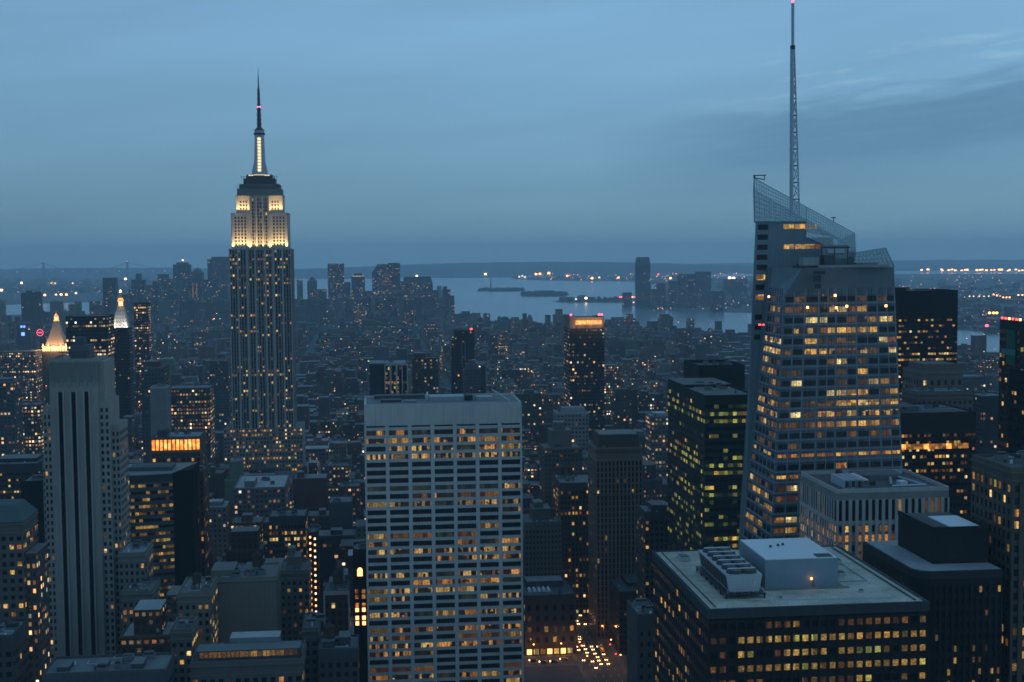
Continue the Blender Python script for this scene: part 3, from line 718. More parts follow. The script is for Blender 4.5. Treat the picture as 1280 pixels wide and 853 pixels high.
    for j in range(12):
        z1 = zz-1.6-j*4.62; z0 = z1-2.5; e0 = (r1[0], r1[2][0]); e1 = (r1[1], r1[2][1])
        mt = {5: 'lit_warm', 7: 'lit_warm', 8: None}.get(j, 'glass_dark')
        frow(e0, e1, z0, z1, [(.05, .25)], None, lambda k: mt)
        if j in (0, 2): frow(e0, e1, z0+.4, z1, [(.55, .76), (.78, .99)], None, lambda k: 'lit_warm'); frow((r2[0], r2[2][0]), (r2[1], r2[2][1]), z0+.4, z1, [(.0, .4)] if j == 0 else [(0, .3), (.34, .8)], None, lambda k: 'lit_warm' if k == 0 else 'lit_dim')
        if j in (4, 5): frow((r2[0], r2[2][0]), (r2[1], r2[2][1]), z0, z1, [(-.35, -.05), (.1, .7)], None, lambda k: ('glass_dark', 'lit_dim')[k])
        if j > 8: frow(e0, e1, z0, z1, [(.3, .5), (.52, .72), (.74, .95)], None, lambda k: rnd.choice(('lit_warm', 'lit_amber', 'glass_dark')))
    # slanted screen: open steel grid with glass
    def screen(pa, pb, pc, pd, nx, ny, nm='glass_screen', t=.13):
        """quad bottom-left, bottom-right, top-right, top-left"""
        s_ = MB(); s_.face(V3(pa, pb, pc, pd), 'screen_glass'); b.extra.append((nm, s_))
        fr = b.mb('screen_frame')
        for i in range(nx+1): a = i/nx; fr.bar(pa.lerp(pb, a), pd.lerp(pc, a), t*(1.6 if i in (0, nx) else 1), 'metal_grey')
        for j in range(ny+1): a = j/ny; fr.bar(pa.lerp(pd, a), pb.lerp(pc, a), t*(1.9 if j == ny else 1), 'metal_grey')
    s0, s1, s2, s3 = l(944, 277, 621.5), l(1070, 335, 621.5), l(1068.5, 292, 621.5), l(943, 223, 621.5)
    sq = l(1008, 277, 621.5); sq_t = l(1008, 259, 621.5)
    screen(s0, sq, sq_t, s3, 22, 9, t=.10)
    screen(l(1008, 296, 621.5), s1+Vector((0, 0, 4)), s2, sq_t, 20, 10, t=.10)
    # side and back screens of the same height
    k = Vector((3, 22, 0)); screen(s2, s2+Vector((0, 22, -3)), s1+Vector((0, 22, 0)), s1, 5, 5)
    bt = s3+Vector((6, 22, -4)); screen(s0+Vector((6, 22, 0)), s1+Vector((0, 22, 14)), s2+Vector((0, 22, -3)), bt, 16, 6)
    screen(s0+Vector((6, 22, 0)), s0, s3, bt, 5, 6)
    # lower right fin
    f0, f1, f2, f3 = l(1066, 336, 606), l(1118, 334, 606), l(1107, 310, 606), l(1071, 316, 606)
    screen(f0, f1, f2, f3, 9, 4); screen(f1, f1+Vector((0, 30, 0)), f2+Vector((-2, 30, -2)), f2, 6, 4); screen(f0+Vector((0, 30, 0)), f1+Vector((0, 30, 0)), f2+Vector((-2, 30, -2)), f3+Vector((0, 30, 0)), 9, 4)
    # roof under construction: decks, hoist and hut
    cs = b.mb('roof_machinery')
    c = lambda x, y, z_: (aTL.x+x, aTL.y+y, zt+z_)
    for (x0, x1, y0, y1, z0, z1, mt, cc_) in ((0, 14, 3, 14, .1, 1, 'masonry', (.1, .11, .12)), (2, 9, 5, 11, 1, 4.6, 'masonry', (.45, .5, .52)), (12, 17, 6, 12, .1, 5.5, 'masonry', (.12, .13, .14)), (14, 26, 14, 18, 4.0, 10, 'masonry', (.34, .42, .46)), (16, 24, 13.5, 14, 6.4, 8.2, 'metal_grey', None), (8, 40, 2, 3, .0, 1.2, 'masonry', (.4, .45, .48)), (28, 38, 10, 20, 0, 2, 'masonry', (.3, .34, .36))):
        p, q = c(x0, y0, z0), c(x1, y1, z1); cs.box(p[0], q[0], p[1], q[1], p[2], q[2], mt, cc_ or (.1, .1, .1))
    for x in (11, 17, 23): p = c(x, 7, 0); cs.bar(p, (p[0], p[1], p[2]+9), .25, 'metal_dark')
    p = c(11, 7, 9); cs.bar(p, (p[0]+13, p[1], p[2]), .3, 'metal_dark')
    # hoist shaft dark opening just under the parapet
    hs = b.mb('hoist_opening'); n = Vector((0, -1, 0))
    for (pa, pb, ra, rb) in ((1017, 1031, 339, 343), (1017, 1026, 344, 353), (1018, 1026, 355, 361)):
        q = [l(pa, rb, 588.2), l(pb, rb, 588.4), l(pb, ra, 588.4), l(pa, ra, 588.2)]; hs.hexa(V3(*q), V3(*[x+n*.3 for x in q]), 'metal_dark')
    gy = b.mb('gantry'); t = s3
    gy.bar(t, t+Vector((0, 0, 1.5)), .4, 'metal_dark'); gy.bar(t+Vector((-.5, 0, 1.2)), t+Vector((5.5, 0, 1.4)), .25, 'metal_dark'); gy.bar(t+Vector((-.5, 0, .2)), t+Vector((4.8, 0, -.6)), .22, 'metal_dark'); gy.bar(t+Vector((4.8, 0, -1)), t+Vector((4.8, 0, 1.6)), .2, 'metal_dark')
    q = l(1042, 277, 621.5); gy.bar(q, q+Vector((0, 0, 2.2)), .2, 'metal_dark'); gy.bar(q+Vector((-1.2, 0, 1.7)), q+Vector((1.2, 0, 1.7)), .2, 'metal_dark')
    wl = b.mb('work_lamp')
    for (px, py) in ((1044, 369.5), (1009.5, 384.5), (1045.5, 385), (1058.5, 383), (1107.5, 382.5), (961, 371)):
        q = l(px, py, 587.3 if px > 970 else 600); wl.ngon(q.x, q.y, .5, .5, q.z-.45, q.z+.45, 8, 'lamp_sodium' if px != 961 else 'lamp_dimwhite')
    rl = b.mb('beacon_light')
    q = l(949, 406, 607); rl.ngon(q.x, q.y-1, .6, .6, q.z-.3, q.z+.3, 8, 'lamp_red'); rl.ngon(q.x+1.7, q.y-1, .4, .4, q.z-.3, q.z+.3, 8, 'lamp_red')
    # spire: three-legged lattice under a slender tube
    D = 640.; a = b.mb('spire')
    T = lambda px, py, dy=0: l(px, py, D)+Vector((0, dy, 0))
    ybase, ytop = 270, 60
    L0, L1 = T(989.2, ybase), T(990.2, ytop); R0, R1 = T(999.5, ybase), T(993, ytop); B0, B1 = T(994, ybase, 4), T(991.5, ytop, 1)
    a.bar(L0, L1, .95, 'metal_grey', n=6); a.bar(R0, R1, .32, 'metal_grey'); a.bar(B0, B1, .32, 'metal_grey')
    nseg = 10
    for k in range(nseg):
        t0, t1 = k/nseg, (k+1)/nseg
        l0, l1, q0, q1, b0, b1 = L0.lerp(L1, t0), L0.lerp(L1, t1), R0.lerp(R1, t0), R0.lerp(R1, t1), B0.lerp(B1, t0), B0.lerp(B1, t1)
        tm = (l0+l1)/2; qm = (q0+q1)/2
        for x, y in ((l0, qm), (qm, l1), (q0, b1), (b0, q1)): a.bar(x, y, .17, 'metal_grey')
        for x, y in ((l1, q1), (q1, b1), (b1, l1)): a.bar(x, y, .26, 'metal_dark')
        a.bar(l1+Vector((-1, 0, 0)), q1+Vector((.3, 0, 0)), .28, 'metal_dark')
    a.bar(T(991, 60), T(991, 4), .75, 'metal_grey', n=8); a.bar(T(991, 62), T(991, 57), 1.2, 'metal_dark', n=8)
    rb = b.mb('spire_light'); q = T(991, 3); rb.ngon(q.x, q.y, .6, .6, q.z-.3, q.z+.8, 8, 'lamp_pink')
    b.finish()
crystal_tower()

# ---- dark office block with the gravel roof, bottom right
def roof_block():
    D = 340.; u0, u1, v0, z = span(886, 1159, 764, D)
    uc = (u0+u1)/2; h = (u1-u0)/2; dep = 68; dk = (.03, .034, .04)
    b = Bld('office_block', 'dark office block with rows of yellow lit windows under a pale gravel roof', 'office building', uc, v0)
    HERO.append((uc-h-5, uc+h+5, v0-5, v0+dep+5))
    w = b.mb('wall'); w.box(-h, h, 0, dep, 0, z, 'masonry', dk)
    zb = zfloor(D+dep); fh = 3.75; top = z-2.3; ny = int((top-zb)/fh); zb = top-ny*fh
    r = random.Random(9)
    def lf(i, j):
        k = ny-1-j
        if k == 0: return r.choice(('lit_dim', 'lit_dim', 'glass_dark', 'lit_gold') if 4 < i < 24 else ('glass_dark',))
        if i < 3 or (k > 3 and r.random() < .45): return r.choice(('glass_dark', 'lit_dim'))
        if k > 4: return r.choice(('lit_amber', 'glass_dark', 'glass_dark', 'lit_dim'))
        return r.choice(('lit_gold',)*7+('lit_dim', 'lit_green', 'lit_warm')) if r.random() < .93 else 'glass_dark'
    b.facade((-h, 0, zb), (h, 0, zb), (h, 0, top), (-h, 0, top), 24, ny, .70, .46, lf, dk, .35, .5)
    b.facade((-h, dep, zb), (-h, 0, zb), (-h, 0, top), (-h, dep, top), 26, ny, .66, .46, litf(40, .30, 'gold', 1.5), dk, .05, .08)
    pa = b.mb('parapet')
    for q in ((-h-.5, h+.5, -.55, .35), (-h-.5, h+.5, dep-.35, dep+.5), (-h-.5, -h+.5, .35, dep-.35), (h-.5, h+.5, .35, dep-.35)): pa.box(*q, z-2.0, z+.5, 'masonry', (.07, .085, .10))
    tr = b.mb('track')
    tr.box(h-2.6, h-2.2, 2, dep-2, z+.3, z+.6, 'metal_dark'); tr.box(-h+2.2, -h+2.4, 2, dep-2, z+.3, z+.6, 'metal_dark')
    rf = b.mb('roof'); rf.box(-h+.5, h-.5, .35, dep-.35, z-.2, z+.25, 'gravel')
    # metal penthouse
    ph = MB(); x0, x1, y0, y1 = -8.6, 11.9, 19, 45
    ph.box(x0, x1, y0, y1, z+.2, z+8.2, 'ribbed'); b.extra.append(('penthouse', ph))
    ptop = MB(); ptop.box(x0+.2, x1-.2, y0+.2, y1-.2, z+8.2, z+8.4, 'metal_pale'); b.extra.append(('roof_sheet', ptop, 'penthouse'))
    hc = MB(); hc.box(x1-5.6, x1-1.2, y0+1, y0+4.5, z+8.4, z+8.6, 'metal_dark'); b.extra.append(('roof_hatch', hc, 'penthouse'))
    for xx in (0, 2.6, 4.2): v_ = MB(); v_.ngon(x0+6+xx, y0+15+xx*.5, .45, .3, z+8.4, z+9, 8, 'metal_dark'); b.extra.append(('vent', v_, 'penthouse'))
    cb = b.mb('curb'); cb.box(x0-.6, x1+2.6, y0-2.0, y0-.02, z+.25, z+.4, 'masonry', (.34, .34, .30)); cb.box(x1+.02, x1+1.6, y0, y1, z+.25, z+.4, 'masonry', (.34, .34, .30))
    # cooling tower on a steel frame
    cx0, cx1, cy0, cy1 = -21.6, -11.8, 11, 42
    z1 = z+1.8; z2 = z+6.4
    ct = MB(); ct.hexa([(cx0+.9, cy0, z1), (cx1-.9, cy0, z1), (cx1-.9, cy1, z1), (cx0+.9, cy1, z1)], [(cx0, cy0, z2), (cx1, cy0, z2), (cx1, cy1, z2), (cx0, cy1, z2)], 'ribbed2'); b.extra.append(('cooling_tower', ct))
    for k in range(8):
        yy = cy0+1.0+(cy1-cy0-2)*k/8; sv = MB()
        xx_ = lambda z_: cx0+.9*(1-(z_-z1)/(z2-z1))
        q = [(xx_(z1+.5), yy, z1+.5), (xx_(z1+.5), yy+3.3, z1+.5), (xx_(z2-.5), yy+3.3, z2-.5), (xx_(z2-.5), yy, z2-.5)]
        sv.face([(p[0]-.06, p[1], p[2]) for p in reversed(q)], 'metal_dark'); b.extra.append(('louvre', sv, 'cooling_tower'))
    for k in range(6):
        for xx in (cx0+3.0, cx1-3.0):
            yy = cy0+2.8+(cy1-cy0-5.4)*k/5; fn = MB(); n_ = 16
            fn.ngon(xx, yy, 2.3, 2.0, z2, z2+.9, n_, 'metal_dark'); fn.ngon(xx, yy, 1.8, 1.8, z2+.9, z2+.93, n_, 'glass_dark'); fn.bar((xx-1.9, yy, z2+1.1), (xx+1.9, yy, z2+1.1), .14, 'metal_pale'); b.extra.append(('fan', fn, 'cooling_tower'))
    ft = b.mb('steel_frame')
    ft.box(cx0-.6, cx1+.6, cy0-1.4, cy1+.5, z1-.5, z1-.15, 'metal_dark')
    for k in range(7):
        yy = cy0-1+(cy1-cy0+1)*k/6
        for xx in (cx0-.3, cx1+.3): ft.box(xx-.2, xx+.2, yy-.2, yy+.2, z+.2, z1-.5, 'metal_dark')
    rl = b.mb('guard_rail')
    for k in range(6): xx = cx0+(cx1-cx0)*k/5; rl.bar((xx, cy0-1.3, z1-.1), (xx, cy0-1.3, z1+1), .06, 'metal_grey')
    rl.bar((cx0, cy0-1.3, z1+1), (cx1, cy0-1.3, z1+1), .06, 'metal_grey'); rl.bar((cx1-2.6, cy0-.6, z1), (cx1-2.0, cy0-.6, z1+3), .08, 'metal_pale')
    lp = b.mb('roof_lamp'); q = b.local(at(1015.5, 724.5, D+21)); lp.ngon(q.x, y0-.6, .32, .32, q.z-.25, q.z+.3, 10, 'lamp_dim'); lp.bar((q.x+.5, y0-.6, z+.2), (q.x+.5, y0-.6, q.z), .12, 'metal_dark')
    st = b.mb('vent_pipe')
    for xx, yy in ((13, 6), (-11, 5), (-9, 9), (20, 14), (18, 52), (-19, 50)): st.bar((xx, yy, z+.2), (xx, yy, z+1.5), .12, 'metal_pale')
    pp = b.mb('roof_pipe')
    for (xa, ya, xb, yb, r_) in ((-10.5, 12, -10.5, 44, .14), (-10.5, 44, 20, 50, .14), (14, 24, 22, 24, .2), (22, 24, 22, 60, .2), (-24, 8, 24, 4.5, .09), (-25, 30, -22, 30, .12)): pp.bar((xa, ya, z+.5), (xb, yb, z+.5), r_, 'metal_grey')
    for (xa, ya, s1, s2, hh) in ((16, 30, 2, 2.6, 1.3), (19, 44, 3, 3, 1.5), (-24, 54, 3, 4, 1.6), (4, 54, 5, 3, 1.2), (15.5, 12, 1.2, 1.2, .8), (-8, 8, 1, 1, .7)): 
        u_ = MB(); u_.box(xa, xa+s1, ya, ya+s2, z+.25, z+hh, 'ribbed2'); u_.box(xa+.2, xa+s1-.2, ya+.2, ya+s2-.2, z+hh, z+hh+.15, 'metal_dark'); b.extra.append(('roof_unit', u_))
    rr_ = b.mb('roof_rail')
    for k in range(15): xx = -h+1.2+(2*h-2.4)*k/14; rr_.bar((xx, .9, z+.25), (xx, .9, z+1.25), .04, 'metal_grey')
    rr_.bar((-h+1.2, .9, z+1.25), (h-1.2, .9, z+1.25), .04, 'metal_grey')
    root = b.finish()
    ld = bpy.data.lights.new('roof_lamp_light', 'POINT'); ld.energy = 25; ld.color = (1, .4, .15); ld.shadow_soft_size = .4
    lo = bpy.data.objects.new('roof_lamp_light', ld); COL.objects.link(lo); lo.parent = root; lo.location = (q.x, y0-1.4, q.z)
newmat('gravel'); p = pos(); wv = N('ShaderNodeTexBrick'); wv.inputs['Scale'].default_value = .16; wv.inputs['Mortar Size'].default_value = .012; wv.inputs[1].default_value = (1, 1, 1, 1); wv.inputs[2].default_value = (.9, .9, .9, 1); wv.inputs[3].default_value = (.6, .6, .62, 1); L(p, wv.inputs[0])
surf(mixc(1, wv.outputs[0], ramp(math_('ADD', math_('MULTIPLY', noise(p, .07, 6, .7), .8), math_('MULTIPLY', noise(p, 2.2, 3), .2)), [(.34, (.16, .17, .155)), (.45, (.34, .34, .29)), (.58, (.46, .455, .39)), (.7, (.55, .54, .47))]), 'MULTIPLY'), .9)
for nm, c in (('ribbed', (.17, .24, .30)), ('ribbed2', (.34, .38, .41))):
    newmat(nm); p = pos(); wv = N('ShaderNodeTexWave', wave_type='BANDS', bands_direction='X' if nm == 'ribbed' else 'Z'); wv.inputs['Scale'].default_value = .5; L(p, wv.inputs[0])
    cc = N('ShaderNodeRGB'); cc.outputs[0].default_value = (*c, 1)
    surf(scalec(cc.outputs[0], math_('ADD', .72, math_('ADD', math_('MULTIPLY', wv.outputs[1], .16), math_('MULTIPLY', noise(p, .25, 4), .28)))), .5, .1)
roof_block()

# ---- black block with rounded corner and dark penthouse, right of it
def rounded_block():
    D = 420.; u0, u1, v0, z = span(1160, 1253, 716, D)
    uc = (u0+u1)/2; h = (u1-u0)/2; dep = 46; dk = (.03, .035, .04)
    b = Bld('office_block', 'black office block with rounded roof corner and a black windowless penthouse, lower right', 'office building', uc, v0)
    HERO.append((uc-h-8, uc+h+2, v0-2, v0+dep+2))
    xl = -h-4.0; ring = []
    for k in range(7): a_ = math.pi+math.pi/2*k/6; ring.append((xl+6+6*math.cos(a_), 6+6*math.sin(a_)))
    ring += [(h, 0), (h, dep), (xl, dep)]
    w = b.mb('wall'); w.hexa([(x, y, 0) for x, y in ring], [(x, y, z) for x, y in ring], 'masonry', dk)
    w.hexa([(x*1.01, y*1.0-.3, z-2.2) for x, y in ring], [(x*1.01, y-.3, z+.3) for x, y in ring], 'masonry', (.05, .06, .065))
    b.mb('roof').hexa([(x*.96, y*.98+.4, z+.3) for x, y in ring], [(x*.96, y*.98+.4, z+.45) for x, y in ring], 'roofing', (.36, .40, .44))
    zb = zfloor(D+dep); ny = int((z-4-zb)/3.8); zb = z-4-ny*3.8
    b.facade((xl+6, 0, zb), (h, 0, zb), (h, 0, z-4), (xl+6, 0, z-4), 11, ny, .5, .5, lambda i, j, f=litf(31, .2, 'gold', 1.8): f(i, j), dk, None, .4)
    b.facade((xl, dep, zb), (xl, 6, zb), (xl, 6, z-4), (xl, dep, z-4), 14, ny, .5, .5, litf(33, .12, 'gold', 1.5), dk, None, .08)
    ph = MB(); ph.box(xl+9.5, h-.5, 9, 38, z+.4, z+11.5, 'masonry', dk, top='roofing', topcol=(.07, .08, .09)); b.extra.append(('penthouse', ph))
    rm = MB(); rm.box(h-12, h-2, 12, 30, z+11.5, z+11.9, 'metal_pale'); b.extra.append(('roof_panel', rm))
    ri = b.mb('penthouse_parapet'); ri.box(xl+9.5, h-.5, 8.6, 9, z+11, z+12.6, 'masonry', dk); ri.box(xl+9.2, xl+9.6, 9, 38, z+11, z+12.6, 'masonry', dk); ri.box(h-.9, h-.5, 9, 38, z+11, z+12.6, 'masonry', dk)
    b.finish()
rounded_block()

# ================================================================== other towers one can tell apart
tan, brown, grey, pale, black, red_ = (.26, .235, .19), (.13, .085, .06), (.22, .24, .25), (.42, .44, .45), (.03, .034, .04), (.20, .10, .075)
T = tower
# right side
b = T('columned_block', 'pale columned office block with a row of orange windows, in front of the glass skyscraper', 1046, 1186, 617, 520, 44, (.62, .62, .60), finish=False, cat='office building', parapet=1.6, roofcol=(.10, .11, .12), blank=0, geom=False, p=0, seed=3)
def columned(b):
    h, z, dep = b.w/2, b.z, b.dep; col = (.66, .66, .63); zb = zfloor(520)
    r = random.Random(8)
    def lt(i, j): return r.choice(('glass_dark',)*7+('lit_dim', 'lit_gold'))
    la = lambda i, j: 'lit_amber' if r.random() < .86 else 'lit_dim'
    ld_ = lambda i, j: r.choice(('lit_amber', 'lit_dim', 'glass_dark', 'glass_dark', 'lit_warm'))
    lb = lambda i, j: r.choice(('lit_amber', 'lit_dim', 'glass_dark'))
    zt = z-3.
    for (z0, z1, f, hh) in ((zt-8, zt, lt, 1), (zt-13, zt-9.6, ld_, .7), (zt-16.9, zt-13.2, la, .72), (zt-20.7, zt-17, ld_, .7), (zt-24.5, zt-20.8, lb, .7), (zt-28.3, zt-24.6, ld_, .6), (zt-32, zt-28.4, ld_, .6)):
        b.facade((-h, 0, z0), (h, 0, z0), (h, 0, z1), (-h, 0, z1), 17, 1, .52, hh, f, col)
        b.facade((-h, dep, z0), (-h, 0, z0), (-h, 0, z1), (-h, dep, z1), 16, 1, .5, hh, f, col)
    pr = b.mb('pier')
    for i in range(18):
        x = -h+2*h*i/17; pr.box(max(-h, x-.62)-.01, min(h, x+.62)+.01, -.7, 0, 40, zt+.3, 'masonry', col)
    for i in range(1, 17):
        y = dep*i/16; pr.box(-h-.25, -h, y-.6, y+.6, 40, zt+.3, 'masonry', col)
    bd = b.mb('spandrel'); bd.box(-h-.4, h+.4, -.35, -.01, zt-9.6, zt-8, 'masonry', col); bd.box(-h-.35, -h-.01, .01, dep, zt-9.6, zt-8, 'masonry', col)
    for k in range(4):
        mb = MB(); x = -h+6+k*2.6; mb.box(x, x+2.0, 8, 24, z+.3, z+3.8, 'metal_pale' if k > 2 else 'metal_grey'); mb.box(x+.3, x+1.7, 7.9, 8, z+.8, z+3.3, 'metal_dark'); b.extra.append(('cooling_tower', mb))
    pp = b.mb('roof_pipe')
    for (x0, y0, x1, y1) in ((2, 6, 16, 6), (16, 6, 12, 30), (4, 12, 12, 34), (-2, 32, 18, 36)): pp.bar((x0, y0, z+1.2), (x1, y1, z+1.4), .5, 'metal_grey')
    ph = MB(); ph.box(-4, 15, 26, 38, z+.2, z+2.4, 'masonry', (.22, .24, .26)); b.extra.append(('penthouse', ph))
    b.mb('roof_vent').box(7, 10, 10, 14, z+.3, z+2.2, 'metal_pale')
    b.finish()
columned(b)
T('green_glass_tower', 'dark green glass tower with bright yellow-green office floors, left of the glass skyscraper', 881, 945, 497, 700, 88, (.02, .05, .045), cat='office tower', fh=3.9, cw=2.6, ww=.93, wh=.5, p=.5, pal='green', row=1.2, side_p=.28, rowp=[.35, 1, .95, .05, .3, .03, .25, .6, 1, 1, .1, .5, .9, .6, .15, .7, .65, .2, .8, .6, .3, .6], blank=3, seed=41, roofcol=(.10, .12, .12), pent=((.0, 1, .55, 1, 2, (.03, .05, .05)),))
T('green_glass_tower', 'tall windowless dark green slab behind the yellow-green lit glass tower', 874, 931, 461, 800, 40, (.02, .045, .045), cat='office tower', geom=False, p=0, roofcol=(.03, .04, .04), parapet=2)
T('dark_office_slab', 'broad black office slab with thin rows of lit windows, right of the glass skyscraper', 1090, 1197.5, 366, 900, 40, (.02, .025, .034), cat='office tower', fh=3.8, cw=1.9, ww=.82, wh=.34, p=.42, pal='warm', row=1.9, blank=17, seed=51, roofcol=(.04, .045, .05), pent=((.2, .45, .2, .8, 3, black),))
T('ornate_hotel', 'tan masonry building with arched windows in front of the black office slab', 1152, 1204, 466, 840, 30, (.24, .22, .19), fh=5, cw=4.2, ww=.42, wh=.6, p=.05, pent=((.1, .9, .1, .9, 5),), seed=52)
T('ornate_hotel', 'lower tan wing at the foot of the ornate building by the black slab', 1146, 1216, 492, 812, 24, (.20, .19, .17), fh=4, cw=3.2, ww=.45, wh=.5, p=.08, seed=53)
_db = T('dark_office_block', 'dark red-brown office block with one glowing orange floor, right of the glass skyscraper', 1122, 1220, 519, 750, 46, (.05, .045, .05), cat='office building', fh=4.0, cw=2.2, ww=.7, wh=.4, p=.22, row=2.4, blank=10, seed=54, roofcol=(.07, .08, .09), pent=((.1, .4, .3, .8, 3, grey),), finish=False)
lf_ = _db.mb('lit_floor'); hh_ = _db.w/2
for k in range(12): lf_.box(-hh_+2+(2*hh_-6)*k/12, -hh_+2+(2*hh_-6)*(k+.9)/12, -.35, -.15, zrow(1170, 562, 750), zrow(1170, 555.5, 750), 'lit_amber' if k % 4 else 'glow_orange')
_db.finish()
b = T('green_netted_tower', 'dark tower in green netting with red lamps along its unfinished top, right edge', 1275, 1370, 404, 680, 22, (.03, .05, .055), cat='office tower', fh=4.2, cw=3, ww=.6, wh=.5, p=.10, blank=3, seed=55, finish=False)
for k in range(6):
    mb = MB(); mb.ngon(-b.w/2+.6, 1+k*3.9, .55, .55, b.z+1, b.z+2.1, 8, 'lamp_red' if k % 3 else 'lamp_sodium'); b.extra.append(('warning_lamp', mb))
mb = MB(); mb.box(-b.w/2-.6, -b.w/2-.2, 4, 13, b.z-22, b.z-4, 'masonry', (.02, .20, .14)); mb.box(-b.w/2-1.0, -b.w/2-.62, 3, 18, b.z-17, b.z-14, 'masonry', (.10, .38, .32)); b.extra.append(('netting', mb))
b.finish()
T('black_tower', 'black glass tower at the right edge below the green netting', 1288, 1380, 468, 600, 20, (.018, .02, .024), cat='office tower', fh=4, cw=2.4, ww=.7, wh=.4, p=.10, seed=56)
T('stone_office_tower', 'brown stone tower with narrow piers and scattered yellow windows at the lower right edge', 1265, 1400, 589, 430, 29, (.16, .145, .125), cat='office tower', fh=3.9, cw=3.4, ww=.5, wh=.6, p=.26, pal='warm', pier=.6, seed=57, roofcol=(.07, .07, .07))
T('slab_building', 'narrow grey slab in the haze between the black slab and the right edge', 1204, 1236, 472, 1500, 30, (.2, .21, .22), p=.06)
T('low_warehouse', 'long low pale-roofed hall near the river at the right', 1186, 1262, 446, 3000, 120, (.3, .26, .24), p=.03, roofcol=(.35, .3, .3), geom=False, cat='warehouse')
T('slab_building', 'squat dark block with a red rooftop lamp, right of the ornate building', 1228, 1262, 497, 1100, 30, (.06, .07, .08), p=.08, geom=False)
# behind the white grid tower
def ribbed_block():
    b = T('office_block', 'squat dark block with white vertical fins and lit glass, above the white grid tower', 481, 509, 455, 1150, 36, (.05, .06, .07), cat='office building', finish=False, geom=False, p=0, roofcol=(.3, .32, .34), parapet=.6)
    h, z = b.w/2, b.z
    b.facade((-h, 0, z-60), (h, 0, z-60), (h, 0, z-2), (-h, 0, z-2), 8, 14, .78, .6, litf(60, .5, 'gold', 1.6), black)
    mb = b.mb('fin')
    for t in (0, .22, .27, .5, .54, .77, 1): x = -h+2*h*t; mb.box(x-.35, x+.35, -.8, 0, z-60, z-1.5, 'masonry', (.62, .64, .65))
    mb.box(-h-.3, h+.3, -.8, 1, z-1.5, z+.6, 'masonry', (.5, .53, .55))
    b.mb('side_wing').box(-h-13.2, -h-.02, 6, 34, 0, z-.6, 'masonry', (.06, .075, .09)); b.mb('side_wing').box(-h-13.2, -h-.02, 5.6, 34, z-.6, z+.5, 'masonry', (.4, .43, .45))
    HERO.append((b.uc-h-14, b.uc+h, b.vc, b.vc+38)); b.finish()
ribbed_block()
T('apartment_tower', 'slim brown tower with a grey side strip, between the finned block and the black tower', 515, 548, 449, 1500, 25, (.12, .10, .09), p=.10, pent=((.1, .5, .2, .8, 6),), geom=False)
b = T('black_tower', 'black two-tier tower with a red rooftop lamp, above the white grid tower', 568, 593, 414, 1700, 26, (.035, .045, .055), p=.04, geom=False, finish=False, cat='tower')
b.mb('lower_wing').box(-b.w/2-1, b.w/2+14, 2, 24, 0, b.z-44, 'facade', (.05, .065, .08, .6), par=(.3, .35, .05, 3.5), top='roofing'); b.mb('fin').box(-b.w/2+9, -b.w/2+9.7, -.6, 0, b.z-46, b.z-14, 'masonry', (.3, .33, .36)); b.mb('fin').box(-b.w/2+13, -b.w/2+13.7, -.6, 0, b.z-46, b.z-14, 'masonry', (.3, .33, .36))
b.mb('shoulder').box(-b.w/2-4, -b.w/2, 3, 20, 0, b.z-12, 'facade', (.04, .05, .06, .6), par=(.3, .35, .04, 9.5), top='roofing')
b.mb('warning_lamp').ngon(b.w/2-4, 2, 1.5, 1.5, b.z+1, b.z+3, 8, 'lamp_red'); b.finish()
T('stone_tower', 'grey round-shouldered tower standing in front of the black two-tier tower', 580, 601, 462, 1560, 20, (.17, .19, .21), p=.04, pent=((.15, .85, .1, .9, 6), (.3, .7, .3, .7, 10)), geom=False)
def lit_point(root, x, y, z, e, col=(1, .6, .25), r=1., name='floodlight_lamp'):
    ld = bpy.data.lights.new(name, 'POINT'); ld.energy = e; ld.color = col; ld.shadow_soft_size = r
    lo = bpy.data.objects.new(name, ld); COL.objects.link(lo); lo.parent = root; lo.location = (x, y, z); return lo
# slab with the lit crown
def lit_crown():
    D = 1500
    b = T('dark_office_slab', 'dark slab tower with an orange lit crown strip and red corner lamps', 712, 755.5, 411, D, 46, (.028, .03, .034), cat='office tower', geom=False, p=.14, fh=4, cw=2.6, ww=.7, finish=False, parapet=0)
    h, z = b.w/2, b.z; t = zrow(712, 395, D)
    c = b.mb('crown'); c.box(-h, -h+6.5, 0, 40, z, t, 'masonry', (.35, .27, .2)); c.box(-h+6.5, h-1, 3, 40, z, t-2.2, 'masonry', (.38, .28, .2)); c.box(-h+6.5, h, .0, .8, z, z+3.6, 'masonry', (.1, .1, .1)); c.box(h-7, h, 3.5, 38, z+.1, t-1.5, 'masonry', (.12, .12, .13))
    g = b.mb('lit_strip')
    for k in range(14): x = -h+7.2+(2*h-9.5)*k/14; g.box(x, x+(2*h-9.5)/14*.8, 2.7, 2.95, z+4.4, z+8.6, 'glow_orange')
    for x in (-h+1.5, h-6, h-3): b.extra.append(('warning_lamp', (lambda m_: (m_.ngon(x, 0, 1.2, 1.2, t, t+2, 8, 'lamp_pink'), m_)[1])(MB())))
    root = b.finish()
    for x in (-8, 4, 14): lit_point(root, x, -5, z+5, 5200, (1, .52, .22), 1.5)
lit_crown()
T('apartment_slab', 'grey apartment slab with lit rows, right behind the slab with the orange crown', 755, 776, 458, 1900, 40, (.12, .13, .14), p=.3, geom=False)
b = T('brown_tower', 'slender brown tower with narrow vertical piers and a recessed cap, right of the avenue', 745, 803, 562, 900, 34, (.30, .22, .18), cat='office tower', fh=3.9, cw=2.6, ww=.5, wh=.8, p=.02, pier=.9, seed=61, finish=False, roofcol=(.1, .09, .08), blank=8)
